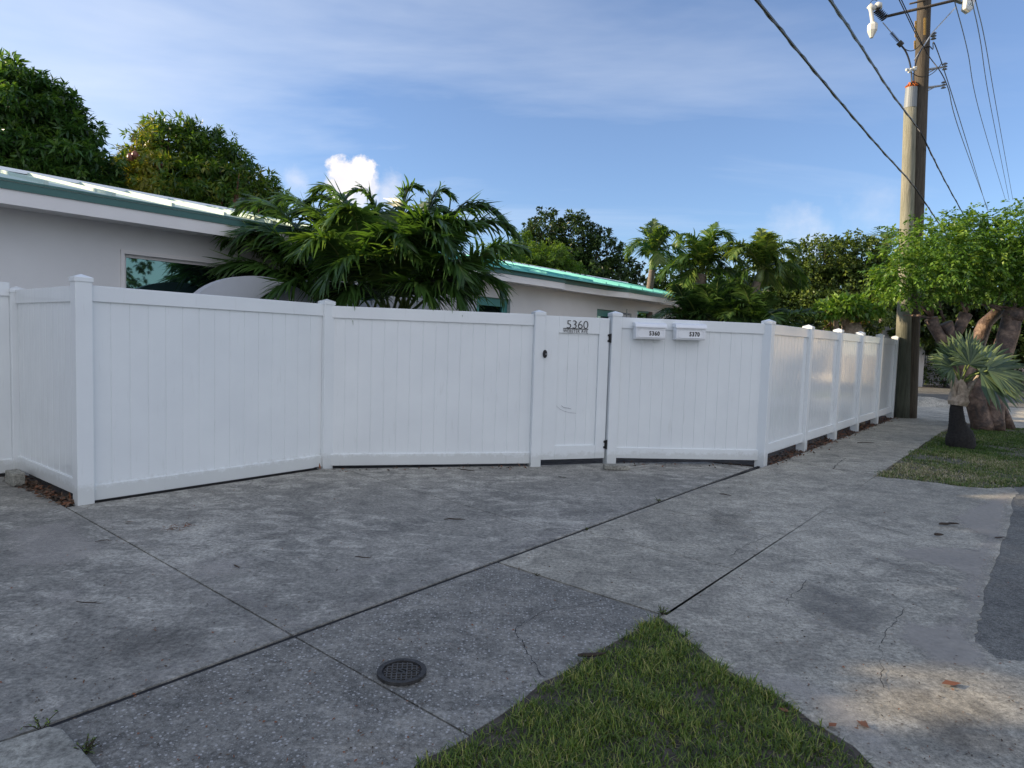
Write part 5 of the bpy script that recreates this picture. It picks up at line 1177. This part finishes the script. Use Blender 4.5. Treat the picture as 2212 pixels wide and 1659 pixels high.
for (x, y) in ((555, 497), (475, 485), (508, 440), (512, 425), (282, 340), (292, 335), (345, 360)):
    mb = MB(); c_ = AT(x, y, 13.7); blob(mb, c_, .07); mb.tube([c_ + [0, 0, .08], c_ + [0, .1, .5]], .005, 4); mb.build('fruit', M['fruit'], mp_, smooth=True)
tree('broadleaf_tree', 'tall dark dense tree standing beyond the teal roof', 'tree', gbase(1240, 24), [LB(1180, 510, 24, 50, 50), LB(1240, 520, 24, 60, 55), LB(1290, 550, 24, 55, 50), LB(1340, 590, 24, 45, 42), LB(1200, 580, 24, 75, 60), LB(1280, 610, 24, 95, 50), LB(1150, 540, 24, 35, 40), LB(1385, 620, 25, 25, 20)],
     'ficus', per=220, k=8, L=.12, Wd=.06, rmin=.6, group='trees beyond the houses', down=.1)
tree('feathery_tree', 'bright green feathery tree between the palm clump and the dark tree', 'tree', gbase(1150, 20), [LB(1110, 570, 20, 60, 30), LB(1180, 555, 20, 65, 32), LB(1220, 585, 20, 45, 25), LB(1080, 545, 20, 40, 25), LB(1130, 520, 20.5, 25, 18), LB(1150, 600, 20, 90, 25)],
     'feather', per=300, k=14, L=.09, Wd=.03, rmin=.4, trunk_r=.12, group='trees beyond the houses', down=.0)
tree('broadleaf_tree', 'dense sunlit tree with a flat clipped top to the left of the utility poles', 'tree', gbase(1800, 23), [LB(1770, 560, 23, 70, 46), LB(1845, 558, 23, 70, 48), LB(1735, 620, 23, 60, 60), LB(1830, 620, 23, 85, 60), LB(1900, 600, 23, 50, 60), LB(1790, 680, 23, 130, 55)],
     'hedge', per=270, k=8, L=.10, Wd=.06, rmin=.68, group='trees beyond the houses', down=.1)
tree('broadleaf_tree', 'lower bushy tree filling the gap between the tall palms', 'tree', gbase(1560, 24), [LB(1460, 600, 24, 60, 45), LB(1550, 620, 24, 70, 45), LB(1650, 600, 24, 65, 50), LB(1700, 640, 24, 60, 50), LB(1500, 650, 24, 100, 40)],
     'hedge', per=110, k=8, L=.15, Wd=.085, rmin=.6, group='trees beyond the houses', down=.1)
cr = AT(1915, 520, 26); palm('palm_tree', 'small palm top peeking over the dense trees beside the pole', cr, (cr[0], cr[1], 0), 10, flen=.9, L=.5, shaft=.1, seed=21, grav=.1, n=24)
for (x, Y, lobs, lab) in ((2100, 30, [LB(2020, 620, 30, 90, 90), LB(2110, 600, 30, 90, 90), LB(2200, 620, 30, 90, 100), LB(2050, 700, 30, 100, 60), LB(2180, 720, 30, 110, 60), LB(2300, 620, 30, 100, 120), LB(1960, 680, 30, 70, 70), LB(2280, 730, 30, 80, 60)], 'dark mass tree across the cross street behind the verge tree'),
                          (1700, 34, [LB(1640, 650, 32, 90, 50), LB(1780, 640, 32, 110, 60), LB(1900, 660, 32, 90, 70)], 'far dark tree line behind the low palms')):
    tree('broadleaf_tree', lab, 'tree', gbase(x, Y), lobs, 'ficus', per=70, k=8, L=.24, Wd=.13, rmin=.6, group='trees beyond the houses', down=.1)
# greenery between the two houses
tree('garden_shrub', 'dark leafy shrub in the gap between the two houses', 'shrub', W(5.3, -3.5), [(*W(5.2, -3.5, 1.3), .7, .7, .9), (*W(6.0, -5.0, 1.4), .9, .9, 1.1)], 'ficus', per=320, k=8, L=.12, Wd=.05, trunk_r=.06, fork=.3)
# hedge and picket fence across the street
tree('hedge', 'scruffy dark hedge of twigs along the far side of the cross street', 'hedge', gbase(2050, 31), [LB(x_, 805, 31, 45, 30) for x_ in (1960, 2020, 2080, 2150, 2220, 2290)], 'ficus', per=60, k=6, L=.14, Wd=.06, trunk_r=.05, fork=.2, down=0)
pk = thing('picket_fence', 'weathered white picket fence behind the hedge across the street', 'fence', AT(2030, 830, 32.5) * [1, 1, 0])
mb = MB()
for i in range(56):
    c_ = AT(1955 + i * 4.2, 800, 33); mb.box((c_[0], c_[1], .95 + random.uniform(-.02, .02)), (.04, 0, 0), (0, .01, 0), (0, 0, .95))
mb.build('pickets', M['garden_wall'], pk); mb = MB(); a, b_ = AT(1950, 800, 33.03), AT(2195, 800, 33.03)
for z in (.4, 1.5): mb.tube([(a[0], a[1], z), (b_[0], b_[1], z)], .03, 4)
mb.build('rail', M['garden_wall'], pk)
# bromeliads growing on a cut stump behind the fence run
bt = AT(1815, 700, 13.7); br = thing('bromeliad_stump', 'cut stump crowded with green and reddish bromeliads above the fence', 'plant', (bt[0], bt[1], 0))
def bpx(x, y, dy=0): return AT((1900 + x * .16275) * .864, (740 + y * .16275) * .864, 13.7 + dy)
mb = MB(); mb.tube([bpx(1420, 1500) * [1, 1, 0], bpx(1420, 600), bpx(1400, 420)], [.30, .26, .16], 12, jit=.1); mb.tube([bpx(1300, 470), bpx(1262, 185)], [.05, .045], 8); mb.tube([bpx(1330, 430), bpx(1450, 160)], [.05, .045], 8); mb.tube([bpx(1180, 520), bpx(1150, 300)], [.06, .05], 8); mb.build('stump', M['boot'], br, smooth=True)
mb_all = []
rg = np.random.default_rng(4); PL = []; DL = []; RL = []
for (x, y, r_c, k) in ((1050, 480, .25, 30), (930, 380, .45, 26), (1330, 330, .4, 30), (1530, 400, .6, 34), (1650, 480, .3, 30), (1180, 330, .95, 26), (1400, 300, .85, 24), (1590, 330, .9, 24), (800, 460, .2, 26), (1480, 470, .2, 30), (1000, 330, .8, 20), (700, 470, .15, 22)):
    c_ = bpx(x, y, rg.uniform(-.3, .3))
    for j in range(k):
        az = rg.uniform(0, 6.28); el = rg.uniform(-.1, 1.2); PL.append(c_); DL.append([math.cos(az) * math.cos(el), math.sin(az) * math.cos(el), math.sin(el)]); RL.append(np.clip(r_c + rg.normal(0, .12), 0, 1))
V = leaves(np.array(PL), np.array(DL), rg.uniform(.16, .34, len(PL)), .045, .15, .35); quads_obj('leaves', V, 5, LF, RL, M['brom'], br)
tree('leafy_shrub', 'light green leafy shrub behind the bromeliads', 'shrub', (bt[0] + .1, bt[1] + .6, 0), [LB(1790, 668, 13.2, 30, 14), LB(1830, 660, 13.2, 32, 16), LB(1870, 672, 13.4, 30, 14)], 'gumbo', per=500, k=6, L=.13, Wd=.06, trunk_r=.05, down=.1)
wall_n = MB(); wall_n.box(AT(1900, 640, 30) * [1, 1, 0] + [0, 0, 1.5], (2.2, 0, 0), (0, .1, 0), (0, 0, 1.5)); tag(wall_n.build('boundary_wall', M['garden_wall'], base=AT(1900, 640, 30) * [1, 1, 0]), 'pale wall glimpsed through the trees left of the poles', 'wall')

# unseen additions: they shade the drive and are mirrored in glass and vinyl
tree('mango_tree', 'large unseen mango tree added left of the driveway for shade, outside the picture', 'tree', (-13, 3.2, 0), [(-13, 3.2, 4.2, 2.6, 2.2, 2.6), (-13.5, 1.0, 4.0, 2.4, 2.0, 2.4), (-12.8, 5.2, 3.6, 2.2, 1.7, 2.2), (-13, 3, 6.3, 1.8, 2, 1.3), (-13, -1.3, 3.8, 2.2, 1.9, 2.4), (-12, -4.5, 3.8, 2.2, 2.2, 2.8), (-12.5, 0.5, 2.2, 2.0, 3.5, 1.8), (-14, 2, 2.6, 2.0, 4.5, 2.0), (-13.2, 7.1, 5.0, 1.8, 1.2, 1.7)], 'mango_a', per=115, k=10, L=.34, Wd=.13, group='added trees outside the picture', rmin=.3, hole=((2.05, 2.72, 0), .42))  # added blocker: lobes and gap shaped for the drive's shade and sun patch
tree('mango_tree', 'unseen mango tree added behind the near house, outside the picture', 'tree', (-16, 8.5, 0), [(-16, 8.5, 3.0, 2.2, 2.0, 1.6), (-16, 11, 3.6, 2.2, 1.8, 2.0)], 'mango_a', per=30, k=10, L=.34, Wd=.12, group='added trees outside the picture', rmin=.3)
tree('broadleaf_tree', 'spreading tree added across the street for its reflection, outside the picture', 'tree', (19, -5, 0), [(19, -5, 5, 4, 4, 3), (22, -10, 5, 4, 4, 3), (17, -12, 5.5, 4, 4, 3)], 'ficus', per=22, k=8, L=.3, Wd=.16, group='added trees outside the picture', rmin=.5)
tree('broadleaf_tree', 'second spreading tree added across the street for its reflection, outside the picture', 'tree', (22, 4, 0), [(22, 4, 4.5, 3.5, 3.5, 3), (25, 0, 5, 4, 4, 3.2)], 'ficus', per=22, k=8, L=.3, Wd=.16, group='added trees outside the picture', rmin=.5)
nb = thing('house', 'pale unseen house added across the street as a reflector, outside the picture', 'house', (27, 21, 0))
mb = MB(); mb.box((28, 21, 1.5), (3, 0, 0), (0, 5.5, 0), (0, 0, 1.5)); mb.build('wall', plain('cream stucco', (.70, .60, .44), .85, 0, 2, .08, .3), nb); mb = MB(); mb.hexa([(24.4, 14.9, 3.0), (31.6, 14.9, 3.0), (31.6, 27.1, 3.0), (24.4, 27.1, 3.0)], [(27.8, 17, 4.2), (28.2, 17, 4.2), (28.2, 25, 4.2), (27.8, 25, 4.2)]); mb.build('roof', M['fascia'], nb)

# ================================================================ SMALL THINGS ON THE GROUND
mc_ = G(868, 1452, 0.008); vc = thing('valve_cover', 'round black cast iron cover with a grid pattern set in the aggregate concrete', 'cover', mc_)
def ringm(r0, r1, z0, z1, n=40):
    mb = MB(); vs = []
    for r, z in ((r0, z0), (r0, z1), (r1, z1), (r1, z0)):
        for k in range(n): a = 2 * math.pi * k / n; vs.append(mc_ + [r * math.cos(a), r * math.sin(a), z])
    fs = []
    for j in range(4):
        for k in range(n): fs.append((j * n + k, j * n + (k + 1) % n, ((j + 1) % 4) * n + (k + 1) % n, ((j + 1) % 4) * n + k))
    mb.add(vs, fs); return mb
RV = np.linalg.norm(G(921, 1452) - G(815, 1452)) / 2
ringm(RV * .80, RV, -.004, .010).build('rim', M['dark_metal'], vc)
mb = MB(); mb.hexa([mc_ + [RV * .8 * math.cos(a), RV * .8 * math.sin(a), -.006] for a in np.linspace(0, 2 * math.pi, 36, endpoint=False)], [mc_ + [RV * .8 * math.cos(a), RV * .8 * math.sin(a), -.001] for a in np.linspace(0, 2 * math.pi, 36, endpoint=False)]); lid_ = mb.build('lid', M['dark_metal'], vc)
mb = MB()
for k in range(-3, 4):
    x = k * RV * .20; h = math.sqrt(max(0, (RV * .72) ** 2 - x * x)); rot = .12
    for sw in (0, 1):
        e = np.array([math.cos(rot + sw * math.pi / 2), math.sin(rot + sw * math.pi / 2), 0]); nv = np.array([-e[1], e[0], 0])
        if abs(k) == 0: 
            for sg_ in (-1, 1): mb.box(mc_ + e * x + nv * sg_ * h * .62 + upv * .0025, e * .003, nv * h * .36, upv * .0035)
        else: mb.box(mc_ + e * x + upv * (.0025 + .0004 * sw), e * .003, nv * h, upv * .0035)
mb.build('grid', M['grey_metal'] if False else plain('worn iron', (.095, .09, .085), .5, .4, 40, .3), lid_)
text_obj('lettering', 'S', .045, .035, mc_ + [-.017, -.022, .004], np.array([1.0, 0, 0]), np.array([0, 1.0, 0]), plain('worn iron letter', (.07, .068, .065), .4, .6), lid_, .003, .02)
# concrete pad at the bottom left corner
pdp = [G(0, 1622)[:2], G(107, 1587)[:2], G(137, 1594)[:2], G(196, 1659)[:2], G(260, 1740)[:2], G(-60, 1800)[:2], G(-60, 1640)[:2]]
mb = MB(); mb.prism(pdp, -.02, .035); o = mb.build('concrete_pad', M['pad'], base=(*pdp[1], 0), bevel=.008); tag(o, 'pale crazed concrete kerb block at the bottom left corner', 'kerb block')
# twigs, leaves
def twig(x, y, ang, L, r, lab, z=.008, mat='twig'):
    c_ = G(x, y); rg = random; e = np.array([math.cos(ang), math.sin(ang), 0]); pts = [c_ + e * L * (u_ - .5) + np.array([rg.uniform(-1, 1), rg.uniform(-1, 1), 0]) * L * .05 + upv * (z + r + rg.uniform(0, .006)) for u_ in np.linspace(0, 1, 6)]
    mb = MB(); mb.tube(pts, [r * .6, r, r, r * .9, r * .7, r * .3], 6); b_ = pts[3]; mb.tube([b_, b_ + e * L * .18 + np.array([-e[1], e[0], 0]) * L * .15], [r * .5, r * .2], 5)
    o = mb.build('twig', M[mat], base=c_); tag(o, lab, 'twig', 'twigs lying on the concrete')
TW = [(983, 1126, .0, .17, .006, 'dark twig lying mid driveway below the gate post'), (2048, 1136, .05, .20, .011, 'thick twig on the concrete near the road edge'), (2027, 1160, -.2, .07, .012, 'short stub of twig near the road edge'),
      (1008, 1018, -.5, .22, .006, 'forked twig at the foot of the fence'), (1567, 1072, -.6, .13, .006, 'curved twig by the expansion joint near the sidewalk'), (1278, 1423, .3, .13, .010, 'dead twig at the left edge of the grass wedge'),
      (511, 1229, -.8, .09, .005, 'small twig on the left half of the driveway'), (785, 1208, -.1, .11, .004, 'thin twig in the centre of the driveway'), (2160, 1165, .2, .10, .006, 'twig at the edge of the asphalt'),
      (1215, 1034, -.4, .10, .004, 'thin twig below the gate'), (670, 1014, .4, .28, .006, 'twig against the bottom rail of the left panel'), (1870, 930 + 28, .1, .30, .007, 'long twig lying on the far sidewalk'), (225, 1172, .2, .12, .003, 'hairline straw near the fence corner'),
      (195, 1307, -.05, .14, .003, 'straw on the left slab'), (1430, 1500 + 60, -1.1, .15, .0025, 'dry straw in the foreground grass')]
for a in TW: twig(*a)
def leaf_on(x, y, L, Wd, lab, r=.8, ang=None):
    c_ = G(x, y) + [0, 0, .012]; a = random.uniform(0, 6.28) if ang is None else ang; V = leaves(np.array([c_]), np.array([[math.cos(a), math.sin(a), .03]]), L, Wd, .04, .03, up=np.array([[0, 0, 1.0]]))
    o = quads_obj('fallen_leaf', V, 5, LF, [r], M['litter'], base=c_); tag(o, lab, 'leaf', 'fallen leaves on the concrete')
for a in ((2033, 1482, .10, .05, 'reddish fallen leaf near the lower right corner', .95, .1), (1878, 1579, .06, .035, 'small brown leaf right of the grass wedge', .8, 2.0), (1790, 1575, .05, .03, 'rusty leaf on the grass wedge right edge', .9, .5), (1867, 1572, .04, .02, 'narrow brown leaf beside the small brown leaf', .7, 1.0),
          (1706, 1545 - 1, .05, .03, 'brown leaf tucked against the grass wedge', .9, 2.5), (268, 1131, .07, .03, 'curled brown leaf near the fence corner', .5, .3)): leaf_on(*a)
rl = MB()
def sprig(x, y, n, spread, lab, r0):
    c_ = G(x, y) + [0, 0, .01]; P = c_ + np.concatenate([RNG.normal(0, spread, (n, 2)), np.abs(RNG.normal(0, .01, (n, 1)))], 1); d = sph(n); d[:, 2] = np.abs(d[:, 2]) * .3
    o = quads_obj('dry_sprig', leaves(P, d, RNG.uniform(.02, .05, n), .006, .2, .1), 5, LF, np.clip(RNG.normal(r0, .2, n), 0, 1), M['litter'], base=c_); tag(o, lab, 'sprig', 'dry sprigs on the concrete')
sprig(372, 1146, 40, .045, 'rusty dry sprig on the left driveway', .7); sprig(400, 1141, 26, .03, 'smaller rusty sprig touching the first one', .8)
def weed(x, y, h, n, lab, w=.012):
    c_ = G(x, y); t = thing('weed', lab, 'weed', c_, 'weeds in the joints'); mb = MB(); PL = []; DL = []
    for j in range(n):
        az = random.uniform(0, 6.28); el = random.uniform(.3, 1.3); d = np.array([math.cos(az) * math.cos(el), math.sin(az) * math.cos(el), math.sin(el)]); e = c_ + d * h * random.uniform(.5, 1.1); mb.tube([c_, (c_ + e) / 2 + [0, 0, h * .1], e], .0015, 4, False)
        for q in range(7): u_ = .3 + .7 * q / 6; PL.append(c_ + (e - c_) * u_ + [0, 0, h * .1 * math.sin(u_ * 3.1)]); DL.append(sph(1)[0] + [0, 0, .3])
    mb.build('stem', M['twig'], t); quads_obj('leaves', leaves(np.array(PL), np.array(DL), h * .16, h * .07), 5, LF, RNG.random(len(PL)) * .7, M['grass'], t)
weed(185, 1630, .06, 26, 'green weed beside the concrete pad at bottom left'); weed(90, 1578, .09, 5, 'spindly weed growing from the joint at bottom left'); weed(1268, 1146, .035, 16, 'small weed in the long joint right of centre'); weed(1422, 1084, .05, 14, 'weed tuft in the joint toward the sidewalk'); weed(1160, 1244, .025, 8, 'tiny weed at the apron joint'); weed(1430, 1328, .06, 16, 'weed at the tip of the grass wedge')
# leaf litter under the fences (uncountable)
def litter(name, pts, w, n, lab, h=.03):
    P = []
    for (a, b_), k in zip(zip(pts[:-1], pts[1:]), [n] * (len(pts) - 1)):
        u_ = RNG.random((k, 1)); d = unit(b_ - a); nv = np.array([d[1], -d[0], 0]); P.append(a + (b_ - a) * u_ + nv * RNG.normal(0, w, (k, 1)) + np.array([0, 0, 1.0]) * np.abs(RNG.normal(0, h * .4, (k, 1))))
    P = np.concatenate(P); d = sph(len(P)); d[:, 2] *= .4; o = quads_obj(name, leaves(P, d, RNG.uniform(.03, .08, len(P)), .022, .2, .1), 5, LF, RNG.random(len(P)), M['litter']); tag(o, lab, 'leaf litter', kind='stuff')
litter('leaf_litter', [W(-.10, -1.6, 0), W(-.03, -.05, 0)], .035, 420, 'brown leaf litter under the side fence panel')
litter('leaf_litter', [W(6.8, 3.44, -.01), W(15.8, 3.44, -.01)], .09, 2600, 'dry leaf litter and grit beneath the street fence run', .02)
litter('leaf_litter', [W(5.3, 2.2, -.03), W(6.5, 3.3, -.03)], .10, 500, 'leaf litter under the mailbox fence section')
litter('leaf_litter', [W(2.3, .07, .0), W(4.2, 1.5, .0)], .03, 60, 'scattered leaf bits along the bottom of the middle panel', .01)
# fine grit and debris on the slabs
P = []; rs = []
for k in range(1500):
    x, y = random.uniform(0, 2212), random.uniform(1030, 1659); q = G(x, y); s_, t_ = ST(q)
    if inside(np.array(gin), np.array([q[:2]]))[0] or t_ < .15 or (t_ < 1 + .6 * s_ - 2.2 and s_ > 2): continue
    P.append(q + [0, 0, .005])
P = np.array(P); d = sph(len(P)); d[:, 2] *= .15
tag(quads_obj('grit', leaves(P, d, RNG.uniform(.006, .022, len(P)), RNG.uniform(.004, .009, len(P)), .2, .0), 5, LF, RNG.random(len(P)), M['litter']), 'scattered grit and leaf crumbs over the concrete', 'grit', kind='stuff')
